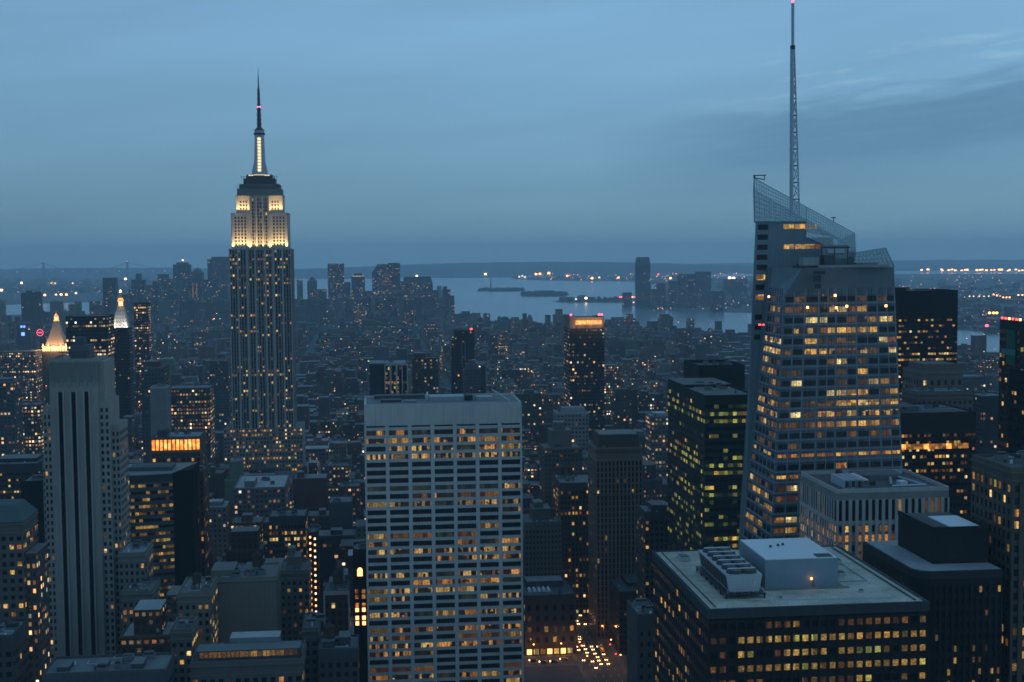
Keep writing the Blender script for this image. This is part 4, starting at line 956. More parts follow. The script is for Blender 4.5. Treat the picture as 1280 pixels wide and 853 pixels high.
mb = MB(); mb.box(-b.w/2+3, b.w/2-1.5, 4, 30, b.z+.2, b.z+9, 'masonry', (.14, .105, .085)); b.extra.append(('penthouse', mb)); mb = MB(); mb.box(-b.w/2+4, b.w/2-2.5, 5, 29, b.z+9, b.z+9.4, 'roofing', (.2, .19, .18)); b.extra.append(('penthouse_roof', mb))
b.mb('cornice').box(-b.w/2-1, b.w/2+1, -1.2, 34, b.z-1.5, b.z+.3, 'masonry', (.2, .18, .16)); b.mb('cornice').box(-b.w/2-1, b.w/2+1, -1.25, 0, b.z-31, b.z-30, 'masonry', (.2, .18, .16)); b.finish()
T('stone_tower', 'pale blue-grey cube topped tower in the hazy middle, left of the brown tower', 696, 736, 518, 1250, 28, (.45, .48, .5), p=.05, geom=False, pent=((.2, .9, .2, .8, 5),))
T('stepped_stone_building', 'tan stepped masonry building below the pale cube topped tower', 680, 728, 562, 1050, 30, (.22, .21, .18), p=.05, geom=False, fh=3.6, pent=((.2, .75, .2, .8, 14), (.3, .6, .3, .7, 20)))
T('office_block', 'pale office block with lit floors behind the brown tower cap', 722, 752, 572, 1150, 24, (.30, .33, .33), p=.35, geom=False)
T('dark_block', 'dark masonry block with a bright row of yellow windows, left of the brown tower', 700, 746, 606, 960, 40, (.09, .085, .08), fh=3.8, cw=2.7, ww=.55, wh=.55, p=.18, row=3.4, seed=62, tanks=2)
T('stepped_stone_building', 'tan stone office building with even window columns, right beside the white grid tower', 656, 702, 655, 930, 34, (.21, .20, .17), fh=3.8, cw=2.6, ww=.42, wh=.5, p=.015, seed=63, pent=((.25, .75, .2, .8, 9), (.3, .55, .3, .7, 13)), tanks=2)
b = T('corner_building', 'dark corner building with large orange windows and rooftop skylights beside the avenue', 656, 720, 747, 864, 42, (.10, .09, .085), fh=7.0, cw=5.2, ww=.42, wh=.5, p=.45, pal='amber', row=1.6, seed=64, roofcol=(.08, .09, .1), finish=False)
for k in range(5):
    mb = MB(); x = -b.w/2+4+k*3.2; mb.hexa([(x, 12, b.z+.3), (x+2.4, 12, b.z+.3), (x+2.4, 20, b.z+.3), (x, 20, b.z+.3)], [(x+.2, 12.6, b.z+1.6), (x+1.2, 12.6, b.z+2.2), (x+1.2, 19.4, b.z+2.2), (x+.2, 19.4, b.z+1.6)], 'metal_pale'); b.extra.append(('skylight', mb))
mb = MB(); mb.box(-b.w/2+4, b.w/2-5, 24, 38, b.z+.2, b.z+4.5, 'masonry', (.13, .14, .15), top='roofing', topcol=(.25, .28, .3)); b.extra.append(('penthouse', mb))
for k in range(7):
    mb = MB(); x = -b.w/2+1.2+k*(b.w-2.4)/7; mb.box(x, x+(b.w-2.4)/7*.7, -.3, -.12, .6, 4.0, ('lamp_dim', 'lit_white', 'lit_amber', 'lamp_dim', 'lit_warm', 'lamp_dim', 'lit_white')[k]); b.extra.append(('shopfront', mb))
b.finish()
T('dark_block', 'plain dark block with a grey roof between the avenue and the gravel-roofed block', 774, 815, 742, 864, 50, (.055, .06, .065), fh=3.9, cw=2.6, ww=.5, wh=.5, p=.01, seed=65, roofcol=(.09, .10, .11), pent=((.4, .9, .3, .8, 3),))
T('dark_block', 'narrow grey-brown party wall building left of the gravel-roofed block', 797, 826, 772, 470, 20, (.11, .115, .12), fh=3.9, cw=3.2, ww=.3, wh=.4, p=.0, seed=66)
T('office_tower', 'slim concrete tower with warm lit bands and pale cap, left of green glass tower', 814, 841, 522, 1200, 26, (.24, .26, .27), p=.28, row=2, geom=False, pent=((.2, .8, .2, .8, 3, pale),), roofcol=(.5, .52, .54))
T('office_block', 'grey mid-rise with dark windows right behind the brown tower', 784, 822, 546, 1350, 30, (.16, .18, .19), p=.06, geom=False, pent=((.1, .6, .2, .8, 4),))
T('dark_block', 'dark block with a small orange lamp row at the foot of the green glass tower', 806, 842, 642, 820, 26, (.09, .10, .105), p=.10, fh=3.8, seed=67, pent=((.3, .8, .2, .8, 4),))
# left side
def curved_office():
    D = 760.; u0, u1, v0, z = span(146, 214, 596, D); uc = (u0+u1)/2; h = (u1-u0)/2; dep = 46
    b = Bld('curved_office_building', 'curved glass office building with rows of yellow lit floors, right of the slotted stone tower', 'office building', uc, v0)
    HERO.append((uc-h-10, uc+h+12, v0-8, v0+dep))
    col = (.07, .085, .085); n = 8; ring = []
    for k in range(n+1):
        t = k/n; x = -h-3+(2*h+3)*t; y = 9*(t**2)*0+5*(1-math.cos((t)*1.2))*1.6
        ring.append((x, y))
    full = ring+[(h+10, 17), (h+10, dep), (-h-3, dep)]
    w = b.mb('wall'); w.hexa([(x, y, 0) for x, y in full], [(x, y, z) for x, y in full], 'masonry', col)
    b.mb('roof').hexa([(x*.97, y*.97+.8, z) for x, y in full], [(x*.97, y*.97+.8, z+.3) for x, y in full], 'roofing', (.22, .24, .25))
    b.mb('side_wall').hexa([(h+.05, ring[-1][1]-.1, 0), (h+10.1, 16.9, 0), (h+10.1, dep+.1, 0), (h+9.9, dep+.1, 0)], [(h+.05, ring[-1][1]-.1, z+.5), (h+10.1, 16.9, z+.5), (h+10.1, dep+.1, z+.5), (h+9.9, dep+.1, z+.5)], 'void')
    zb = zfloor(D); ny = int((z-4-zb)/4.0); zb = z-4-ny*4.0; f = litf(70, .75, 'gold', 1.1)
    for k in range(n):
        (xa, ya), (xb, yb) = ring[k], ring[k+1]
        b.facade((xa, ya, zb), (xb, yb, zb), (xb, yb, z-4), (xa, ya, z-4), 2, ny, .9, .42, lambda i, j, k=k: f(i+2*k, j), (.13, .16, .16), .25)
    ph = MB(); ph.box(-h+4, h-2, 16, 34, z+.3, z+2.4, 'masonry', (.16, .18, .19)); b.extra.append(('penthouse', ph)); b.finish()
curved_office()
T('brown_tower', 'narrow reddish brown tower beside the black flank of the curved office building', 233, 254, 592, 800, 26, (.14, .085, .065), fh=3.8, cw=2.4, ww=.45, wh=.6, p=.10, pal='amber', seed=71, pier=.5)
def loggia():
    D = 860.; b = T('colonnade_building', 'masonry tower with a glowing orange colonnade round its top, left of the floodlit skyscraper', 189, 250, 549, D, 30, (.15, .11, .09), finish=False, blank=12, p=.08, seed=72, cat='tower', roofcol=(.25, .27, .3))
    h, z = b.w/2, b.z; g = b.mb('lit_loggia')
    g.box(-h+.4, h-.4, -.06, -.02, z-7.5, z-.8, 'glow_orange')
    c = b.mb('column')
    for i in range(13): x = -h+2*h*i/12; c.box(x-.33, x+.33, -.9, -.1, z-8, z-.6, 'masonry', (.4, .24, .12))
    c.box(-h-.4, h+.4, -1.2, -.1, z-9.2, z-8, 'masonry', (.3, .2, .14)); c.box(-h-.4, h+.4, -1.2, -.1, z-.6, z+.6, 'masonry', (.2, .16, .14))
    b.mb('penthouse').box(-h+3, -h+9, 6, 16, z+.3, z+5, 'masonry', (.1, .1, .1)); b.finish()
loggia()
T('stone_tower', 'grey tower with a long white blank wall, above the glowing orange colonnade', 187, 208, 486, 1150, 24, (.44, .46, .47), p=0, geom=False)
T('stone_tower', 'dark grey tower with setbacks behind the white blank wall', 176, 205, 461, 1250, 30, (.16, .18, .2), p=.04, geom=False, pent=((.1, .7, .2, .8, 6, red_),))
T('office_block', 'office block with warm lit ribbon floors, right of the white blank wall', 209, 262, 487, 1400, 40, (.13, .13, .13), p=.34, geom=False, row=2.6)
T('black_tower', 'broad black office tower with dim lit rows behind the slotted stone tower', 82, 134, 397, 1500, 40, (.02, .022, .028), cat='office tower', p=.28, geom=False, row=2.3, fh=4, cw=2.4, ww=.8, pent=((0, 1, 0, 1, .5, black),))
T('black_tower', 'slim dark tower with faint lit floors right of the white floodlit spire', 167, 185, 380, 2050, 24, (.035, .04, .05), p=.3, geom=False, row=2, cat='tower')
T('apartment_tower', 'hazy dark twin-topped apartment tower at the far left', 26, 50, 367, 4300, 30, (.10, .09, .10), p=.03, geom=False, pent=((.25, .5, .2, .8, 8), (.7, .95, .2, .8, 5)))
T('apartment_tower', 'hazy grey slab tower standing against the river at the left', 128, 145, 348, 4500, 30, (.14, .17, .2), p=.05, geom=False)
T('office_block', 'dark office block with long rows of small lit windows at the left edge', -25, 47, 583, 900, 40, (.06, .065, .07), p=.26, row=2.8, seed=81, fh=4, cw=1.8, ww=.7, wh=.34, pent=((.2, .9, .3, .8, 3),))
T('black_tower', 'plain black tower side between the left-edge buildings and the slotted stone tower', 26, 52, 604, 780, 30, (.014, .016, .02), p=0, geom=False)
T('apartment_tower', 'bluish grey tower at the left edge with vertical stripes', -20, 17, 479, 1250, 30, (.18, .22, .25), p=.12, geom=False, pent=((.2, .8, .2, .8, 3),))
T('office_block', 'low office block with warm window clusters left of the slotted tower top', 18, 50, 508, 1380, 34, (.10, .10, .11), p=.36, geom=False, row=2.4)
T('office_block', 'dim blue-grey office block with lit signage rows beyond the left edge tower', 0, 44, 441, 2000, 40, (.12, .15, .18), p=.30, geom=False)
def blue_lamp_tower():
    b = T('apartment_tower', 'small hazy tower with blue lamps near its top, far left', 20, 37, 404, 2900, 24, (.2, .26, .3), geom=False, p=.05, finish=False, parapet=0)
    for x, dz, r_ in ((-3, -8, 2), (3, -8, 2), (0, -24, 3.4)):
        mb = MB(); mb.ngon(x, -1, r_, r_, b.z+dz-r_, b.z+dz+r_, 8, 'lamp_blue'); b.extra.append(('blue_lamp', mb))
    b.finish()
blue_lamp_tower()
def ring_sign():
    D = 2080.; P = at(50, 416, D); o = bpy.data.objects.new('ring_sign', None); COL.objects.link(o); o.location = (P.x, P.y, 0); tag(o, 'round red lit sign on a mast, just left of the floodlit pyramid', 'sign')
    mb = MB()
    for k in range(12):
        a_, c_ = 2*math.pi*k/12, 2*math.pi*(k+1)/12; mb.bar((5*math.cos(a_), 0, P.z+5*math.sin(a_)), (5*math.cos(c_), 0, P.z+5*math.sin(c_)), .3, 'lamp_pink')
    mb.bar((-2.5, 0, P.z), (2.5, 0, P.z), .6, 'lamp_red'); mb.build('ring', o)
    mb = MB(); mb.ngon(0, 2, 1, .8, 0, P.z, 6, 'metal_dark'); mb.build('mast', o)
ring_sign()
def hip_block():
    D = 560.; b = T('stone_apartment_house', 'stone apartment house with a sloping green-grey roof at the left edge', -30, 28, 655, D, 26, (.17, .16, .15), finish=False, p=.34, seed=82, parapet=0, fh=3.6, cw=3, blank=5, row=2.2)
    h, z = b.w/2, b.z
    b.mb('hip_roof').hexa([(-h-.3, -.3, z+.3), (h+.3, -.3, z+.3), (h+.3, 26.3, z+.3), (-h-.3, 26.3, z+.3)], [(-h+4, 5, z+6.5), (h-4.5, 5, z+6.5), (h-4.5, 21, z+6.5), (-h+4, 21, z+6.5)], 'masonry', (.11, .17, .19)); b.mb('wing').box(h, h+4.5, 3, 24, 0, z-14, 'facade', (.2, .2, .2, .5), par=(.3, .36, .3, 4.5), top='roofing'); b.finish()
hip_block()
T('stepped_stone_building', 'pale stepped stone wing with yellow windows, right of the slotted tower', 148, 181, 694, 672, 26, (.27, .27, .25), p=.26, seed=83, fh=3.7, cw=2.8, ww=.5, wh=.55, roofcol=(.3, .33, .35))
T('stepped_stone_building', 'lower pale stone wing below the stepped wing by the slotted tower', 152, 190, 742, 655, 26, (.25, .25, .23), p=.30, seed=84, fh=3.7, cw=2.8, ww=.5, wh=.55)
T('dark_block', 'dark rooftop block in the bottom left corner', -20, 16, 800, 500, 24, (.09, .10, .105), p=.02, seed=85, roofcol=(.2, .24, .27), parapet=1.5)
T('dark_block', 'dark brick block beside the bottom of the slotted tower', 14, 47, 800, 620, 24, (.10, .09, .085), p=.05, seed=86, pent=((.2, .7, .2, .8, 5),))
T('mansion_block', 'low roof with dormers across the foot of the slotted stone tower', 52, 208, 846, 500, 22, (.12, .13, .14), p=.1, seed=87, pent=((.1, .2, .2, .6, 2), (.4, .5, .2, .6, 2), (.7, .8, .2, .6, 2.2)), roofcol=(.16, .2, .22))
# bottom, left of the white grid tower
def pyramid_house():
    b = T('pyramid_roof_building', 'brown building with a dark pyramid roof and red lit windows', 227, 266, 697, 830, 24, (.15, .115, .095), p=.22, seed=88, finish=False, fh=4.2, cw=3.2, parapet=0, pal='amber')
    h, z = b.w/2, b.z; b.mb('pyramid_roof').hexa([(-h, 0, z+.3), (h, 0, z+.3), (h, 24, z+.3), (-h, 24, z+.3)], [(-1, 11, z+13), (1, 11, z+13), (1, 13, z+13), (-1, 13, z+13)], 'masonry', (.09, .06, .055)); b.finish()
pyramid_house()
T('stone_office_building', 'beige stone office building with many yellow windows, low and left of centre', 222, 262, 744, 600, 30, (.27, .255, .215), p=.50, seed=89, fh=3.7, cw=2.9, ww=.5, wh=.5, row=1.4, tanks=1)
T('stone_office_building', 'beige stone building with a large blank plaster wall, left of the white grid tower', 262, 345, 726, 636, 30, (.28, .27, .235), p=.03, seed=90, fh=3.7, cw=3.6, ww=.28, wh=.4, blank=34, pent=((.0, .35, .2, .8, 3.5), (.5, .7, .3, .8, 3)), tanks=1)
T('stone_office_building', 'beige masonry building with regular small windows, right of the blank plaster wall', 350, 386, 716, 690, 26, (.23, .22, .19), p=.10, seed=91, fh=3.7, cw=3, ww=.45, wh=.45, pent=((.2, .7, .2, .7, 7), (.25, .5, .3, .6, 11)))
def terrace_block():
    b = T('stone_office_building', 'stone building with a brightly lit glass penthouse strip at the bottom left of centre', 238, 378, 832, 520, 26, (.17, .17, .16), p=.12, seed=92, finish=False, blank=5, cw=3.4, roofcol=(.12, .14, .15))
    h, z = b.w/2, b.z; p_ = MB(); p_.box(-h+2, h-1, 4, 14, z+.3, z+4.2, 'masonry', (.10, .11, .12), top='roofing', topcol=(.14, .18, .2)); b.extra.append(('penthouse', p_))
    b.facade((-h+3, 4, z+1.2), (h-2, 4, z+1.2), (h-2, 4, z+4), (-h+3, 4, z+4), 22, 1, .85, .8, lambda i, j: 'lit_gold' if 8 < i < 19 else 'lit_dim', (.1, .1, .1), name='penthouse_window')
    m2 = MB(); m2.box(-8, 12, 15, 24, z+.3, z+6, 'masonry', (.3, .34, .36), top='roofing', topcol=(.4, .44, .47)); b.extra.append(('roof_unit', m2))
    b.finish()
terrace_block()
T('stone_office_building', 'grey-beige building under the blank wall building, bottom left of centre', 213, 240, 790, 560, 20, (.22, .21, .19), p=.4, seed=93, fh=3.7, cw=3)
T('dark_block', 'plain grey block just right of the lit penthouse strip', 378, 398, 788, 560, 24, (.15, .16, .165), p=0, seed=94)
T('dark_block', 'low dark roofs at the foot of the white grid tower, left side', 398, 448, 815, 545, 20, (.10, .11, .115), p=.03, seed=95, pent=((.1, .4, .2, .7, 3), (.5, .8, .3, .8, 4)), tanks=1)
def frame_building():
    b = T('framed_brick_building', 'small brick building with pale stone frame round its front, beside the white grid tower', 404, 437, 742, 640, 22, (.10, .055, .045), finish=False, p=.05, seed=96, fh=4.2, cw=3.2, ww=.5, wh=.6, tanks=1, pent=((.2, .8, .3, .8, 4, grey),))
    h, z = b.w/2, b.z; f_ = b.mb('stone_frame'); f_.box(-h, -h+.9, -.7, -.1, 40, z+.8, 'masonry', (.4, .4, .38)); f_.box(h-.9, h, -.7, -.1, 40, z+.8, 'masonry', (.4, .4, .38)); f_.box(-h, h, -.9, -.1, z-.8, z+1, 'masonry', (.42, .42, .4)); b.finish()
frame_building()
def strip_building():
    b = T('narrow_tower', 'narrow black tower with a zigzag of small orange lights down its front', 384, 397, 668, 720, 18, (.04, .04, .042), finish=False, p=0, seed=97, blank=2, dark='glass_dark')
    z = b.z
    for k in range(13):
        for s_ in (-1, 1):
            mb = MB(); mb.box(s_*1.25-.45, s_*1.25+.45, -.3, -.12, z-2.2-k*3.35-(.9 if s_ > 0 else 0), z-1.1-k*3.35-(.9 if s_ > 0 else 0), 'lamp_dim' if s_ < 0 or k % 3 else 'lamp_dimwhite'); b.extra.append(('stair_lamp', mb))
    b.finish()
strip_building()
def arch_building():
    b = T('narrow_tower', 'narrow dark building with a bright arched window above paired orange windows', 441, 458, 690, 668, 18, (.035, .03, .03), finish=False, p=0, seed=98, blank=60)
    mb = MB(); mb.ngon(0, -.16, 1.45, 1.45, 0, .1, 4, 'lit_amber') if 0 else None
    z = b.z; pts = [(-1.3, -.15, z-12.5), (1.3, -.15, z-12.5), (1.3, -.15, z-9.4)]+[(1.3*math.cos(math.pi*k/8), -.15, z-9.4+1.3*math.sin(math.pi*k/8)) for k in range(1, 8)]+[(-1.3, -.15, z-9.4)]
    mb = MB(); mb.face(pts, 'lamp_dim'); b.extra.append(('arched_window', mb))
    for k, zz in enumerate((-20, -22.8, -27, -29.5, -33.6, -36.4)):
        for x in (-1.7, 1.7):
            mb = MB(); mb.box(x-.85, x+.85, -.25, -.1, z+zz-1.2, z+zz+.8, 'lit_amber' if k < 3 else 'lamp_dim'); b.extra.append(('lit_window', mb))
    b.finish()
arch_building()
T('white_roof_building', 'wide low building with a pale flat roof in front of the floodlit skyscraper', 292, 356, 612, 1010, 60, (.26, .27, .27), p=.10, geom=False, roofcol=(.42, .46, .48), pent=((.2, .4, .1, .5, 5, grey),))
T('grey_block', 'windowless grey block between the skyscraper and the white grid tower', 411, 440, 630, 960, 26, (.13, .16, .18), p=0, geom=False)
T('grey_block', 'dark low block with a strip of warm windows, below the pale flat roof', 336, 382, 648, 860, 26, (.08, .09, .09), p=.30, fh=4, cw=2, ww=.7, wh=.5, seed=99, row=2.4, roofcol=(.13, .15, .16))
T('grey_block', 'mid-height grey block with a lit corner, just left of the white grid tower', 424, 450, 610, 1080, 22, (.12, .13, .14), p=.22, geom=False)
T('stone_tower', 'pale stone tower left of the foot of the floodlit skyscraper', 262, 285, 452, 1700, 24, (.2, .22, .24), p=.05, geom=False)

# ---- floodlit pyramid tower
def pyramid_tower():
    D = 2050.; K = F/D; P = at(68, 437, D); u, v = uv(P); b = Bld('pyramid_tower', 'tower with a floodlit gilded pyramid roof glowing orange at its eaves', 'tower', u, v); HERO.append((u-30, u+30, v-4, v+50))
    Z = lambda row: zrow(68, row, D); h = 18.5
    b.mb('wall').box(-h, h, 0, 2*h, 0, Z(437), 'facade', (.16, .15, .14, .5), par=(.3, .36, .05, 6.5), top='masonry')
    py = b.mb('pyramid_roof'); z0, z1 = Z(435), Z(402); c = h
    pts = lambda r, z: [(-r, c-r, z), (r, c-r, z), (r, c+r, z), (-r, c+r, z)]
    py.hexa(pts(h-2.5, z0), pts(8.5, Z(418)), 'masonry', (.55, .48, .40)); py.hexa(pts(8.5, Z(418)), pts(3.4, z1), 'masonry', (.55, .48, .40))
    co = b.mb('gilded_lantern'); co.ngon(0, c, 4.4, 4.2, z1, z1+1.5, 8, 'glow_orange'); co.ngon(0, c, 3., 3., z1+1.5, z1+6, 8, 'lamp_dim'); co.ngon(0, c, 3.8, 1, z1+6, z1+11, 8, 'glow_orange'); co.ngon(0, c, .6, .3, z1+11, z1+17, 6, 'metal_pale')
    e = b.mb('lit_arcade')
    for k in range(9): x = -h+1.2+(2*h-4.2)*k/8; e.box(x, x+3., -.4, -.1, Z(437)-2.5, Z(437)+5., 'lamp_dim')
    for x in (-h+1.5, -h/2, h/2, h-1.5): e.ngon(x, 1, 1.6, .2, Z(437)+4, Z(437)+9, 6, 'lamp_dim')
    r = b.finish()
    for x in (-h-1, 0, h+1): lit_point(r, x, -6, Z(437)+3, 30000, (1, .50, .18), 2)
pyramid_tower()
def clock_tower():
    D = 2150.; K = F/D; P = at(150, 412, D); u, v = uv(P); b = Bld('campanile_tower', 'slender tower with a white floodlit tapering top and orange lantern', 'tower', u, v); HERO.append((u-16, u+16, v-3, v+26))
    Z = lambda row: zrow(150, row, D); h = 13.; c = 12
    b.mb('wall').box(-h, h, 0, 24, 0, Z(410), 'facade', (.08, .085, .10, .4), par=(.4, .4, .02, 8.5), top='masonry')
    pts = lambda r, z: [(-r, c-r, z), (r, c-r, z), (r, c+r, z), (-r, c+r, z)]
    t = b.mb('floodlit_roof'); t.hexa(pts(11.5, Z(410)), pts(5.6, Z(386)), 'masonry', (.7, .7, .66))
    for k in range(5):
        z_ = Z(408)+k*5.4; r_ = 11.2-k*1.15
        for x in (-r_*.6, 0, r_*.6): b.mb('dormer').box(x-.7, x+.7, c-r_-.6, c-r_+1.5, z_, z_+2.4, 'masonry', (.35, .35, .33))
    l_ = b.mb('lantern'); l_.ngon(0, c, 5.4, 5.4, Z(386), Z(383), 8, 'lit_amber'); l_.ngon(0, c, 3.6, 3.6, Z(383), Z(377), 8, 'mast_glow'); l_.ngon(0, c, 5, 3.4, Z(377), Z(373), 8, 'glow_orange'); l_.ngon(0, c, 2.4, 1.2, Z(373), Z(366), 8, 'masonry', (.6, .55, .4)); l_.ngon(0, c, 1.4, 1.2, Z(366), Z(363), 8, 'lamp_warm')
    rd = b.mb('red_lamp'); rd.box(-h+1, -h+2.5, -.4, -.1, Z(406), Z(404), 'lamp_red'); rd.box(-h+6, -h+7.5, -.4, -.1, Z(406), Z(404), 'lamp_red')
    r = b.finish()
    for x in (-13, 13): lit_point(r, x, -7, Z(409), 26000, (1, .9, .75), 2)
    b2 = T('black_tower', 'black glass tower hiding the lower half of the white floodlit spire', 140, 161, 412, 1650, 24, (.02, .024, .03), p=.05, geom=False, cat='tower')
clock_tower()
def lantern_tower():
    D = 2700.; P = at(183.5, 437, D); u, v = uv(P); b = Bld('lantern_tower', 'small clock tower with two yellow glowing lantern stages', 'tower', u, v); HERO.append((u-16, u+16, v-3, v+26))
    Z = lambda row: zrow(183.5, row, D)
    b.mb('wall').box(-9, 9, 0, 18, 0, Z(437), 'facade', (.16, .17, .17, .4), par=(.4, .4, .05, 2.5), top='masonry')
    b.mb('lantern').ngon(0, 9, 6, 6, Z(436), Z(430), 8, 'lamp_yellow'); b.mb('lantern').ngon(0, 9, 4.6, 4.6, Z(428), Z(421), 8, 'lamp_yellow')
    b.mb('lantern_cap').ngon(0, 9, 7, 7, Z(430), Z(428), 8, 'masonry', (.2, .2, .2)); b.mb('lantern_cap').ngon(0, 9, 5, .4, Z(421), Z(412), 8, 'masonry', (.16, .17, .18)); b.mb('wall').ngon(0, 9, 7, 7, Z(437), Z(436), 8, 'masonry', (.2, .2, .2))
    b.finish()
lantern_tower()

# ---- far downtown skyline, each tower its own thing
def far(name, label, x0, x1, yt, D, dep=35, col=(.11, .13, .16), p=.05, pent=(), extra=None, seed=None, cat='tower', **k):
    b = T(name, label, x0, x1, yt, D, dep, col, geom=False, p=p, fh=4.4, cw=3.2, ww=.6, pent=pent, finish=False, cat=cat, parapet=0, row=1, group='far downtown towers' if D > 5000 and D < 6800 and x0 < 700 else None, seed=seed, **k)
    if extra: extra(b)
    return b.finish()
def dome(b): b.mb('dome').ngon(0, 17, b.w/2, b.w/4, b.z, b.z+16, 12, 'masonry', (.12, .14, .17)); b.mb('dome').ngon(0, 17, b.w/4, .5, b.z+16, b.z+22, 12, 'masonry', (.12, .14, .17))
def lamp(nm, dx=0, r=2.2, up=1):
    def f(b): b.mb('beacon_lamp').ngon(dx, 0, r, r, b.z+up, b.z+up+r*1.6, 8, nm)
    return f
def pyr(b): b.mb('pyramid_roof').hexa([(-b.w/2, 0, b.z), (b.w/2, 0, b.z), (b.w/2, 35, b.z), (-b.w/2, 35, b.z)], [(-2, 15, b.z+20), (2, 15, b.z+20), (2, 19, b.z+20), (-2, 19, b.z+20)], 'masonry', (.14, .16, .18))
def crownlamp(b): b.mb('lit_crown').ngon(b.w*.05, 10, 5, 5, b.z+6, b.z+16, 8, 'lit_gold'); b.mb('beacon_lamp').ngon(b.w*.05, 10, 3, 3, b.z+18, b.z+23, 8, 'lamp_warm')
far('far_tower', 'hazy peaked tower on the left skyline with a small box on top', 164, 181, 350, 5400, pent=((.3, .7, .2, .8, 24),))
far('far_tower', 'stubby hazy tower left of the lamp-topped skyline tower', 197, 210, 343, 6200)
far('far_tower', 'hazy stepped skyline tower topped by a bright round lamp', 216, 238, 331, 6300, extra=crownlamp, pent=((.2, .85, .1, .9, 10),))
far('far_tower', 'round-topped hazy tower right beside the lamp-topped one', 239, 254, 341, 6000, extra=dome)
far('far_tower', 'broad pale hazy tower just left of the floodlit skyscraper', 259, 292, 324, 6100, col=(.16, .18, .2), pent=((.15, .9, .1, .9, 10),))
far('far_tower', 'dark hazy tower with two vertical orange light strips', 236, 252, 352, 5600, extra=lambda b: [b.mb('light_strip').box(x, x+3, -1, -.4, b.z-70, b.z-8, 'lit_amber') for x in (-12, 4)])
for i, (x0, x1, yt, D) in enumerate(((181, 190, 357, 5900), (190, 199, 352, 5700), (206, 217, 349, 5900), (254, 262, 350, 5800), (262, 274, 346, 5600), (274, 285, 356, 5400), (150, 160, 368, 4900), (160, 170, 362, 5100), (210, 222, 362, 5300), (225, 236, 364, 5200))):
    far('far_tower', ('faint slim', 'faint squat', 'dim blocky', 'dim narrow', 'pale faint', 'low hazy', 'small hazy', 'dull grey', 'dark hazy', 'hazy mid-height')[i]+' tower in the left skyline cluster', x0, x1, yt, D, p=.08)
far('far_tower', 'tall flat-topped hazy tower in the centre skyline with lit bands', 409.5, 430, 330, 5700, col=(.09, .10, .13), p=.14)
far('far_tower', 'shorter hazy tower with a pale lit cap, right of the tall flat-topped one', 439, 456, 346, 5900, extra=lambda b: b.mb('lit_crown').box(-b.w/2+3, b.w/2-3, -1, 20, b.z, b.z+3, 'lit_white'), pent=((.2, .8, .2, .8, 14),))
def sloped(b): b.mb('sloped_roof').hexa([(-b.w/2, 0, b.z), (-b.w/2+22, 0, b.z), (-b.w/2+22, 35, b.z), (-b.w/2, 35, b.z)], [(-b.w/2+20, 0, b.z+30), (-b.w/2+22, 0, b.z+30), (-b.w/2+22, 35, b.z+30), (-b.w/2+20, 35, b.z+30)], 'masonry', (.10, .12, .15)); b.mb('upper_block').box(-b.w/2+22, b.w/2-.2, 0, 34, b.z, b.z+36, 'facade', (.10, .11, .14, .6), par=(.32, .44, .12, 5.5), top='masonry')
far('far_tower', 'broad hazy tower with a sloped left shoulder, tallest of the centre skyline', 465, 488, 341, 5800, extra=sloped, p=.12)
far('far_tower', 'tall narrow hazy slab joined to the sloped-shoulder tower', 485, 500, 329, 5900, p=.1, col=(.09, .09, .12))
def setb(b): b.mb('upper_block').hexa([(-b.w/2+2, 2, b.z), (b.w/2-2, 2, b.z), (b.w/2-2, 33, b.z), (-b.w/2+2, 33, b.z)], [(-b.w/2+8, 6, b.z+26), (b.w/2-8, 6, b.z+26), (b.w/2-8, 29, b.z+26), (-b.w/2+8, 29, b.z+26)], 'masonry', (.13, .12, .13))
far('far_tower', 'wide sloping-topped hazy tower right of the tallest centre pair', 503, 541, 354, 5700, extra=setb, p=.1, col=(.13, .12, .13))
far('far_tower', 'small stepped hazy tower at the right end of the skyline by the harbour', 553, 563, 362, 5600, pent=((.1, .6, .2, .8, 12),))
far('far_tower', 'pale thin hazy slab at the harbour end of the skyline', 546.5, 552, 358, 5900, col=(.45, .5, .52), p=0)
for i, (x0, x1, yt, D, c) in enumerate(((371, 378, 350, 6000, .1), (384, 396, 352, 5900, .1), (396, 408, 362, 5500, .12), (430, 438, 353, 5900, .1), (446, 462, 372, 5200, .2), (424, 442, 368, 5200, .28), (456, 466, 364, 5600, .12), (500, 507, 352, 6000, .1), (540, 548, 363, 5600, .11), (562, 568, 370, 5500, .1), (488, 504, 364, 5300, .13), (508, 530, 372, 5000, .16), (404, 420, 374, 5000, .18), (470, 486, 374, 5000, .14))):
    far('far_tower', ('thin dark', 'crown-topped', 'stubby dark', 'slim faint', 'pale squat', 'pale broad', 'narrow dim', 'sliver-thin', 'low dim', 'last small', 'mid grey', 'tan boxy', 'blue-grey boxy', 'dark boxy')[i]+' tower among the centre skyline towers', x0, x1, yt, D, col=(c, c*1.08, c*1.15), p=.09, extra=pyr if i == 1 else None)
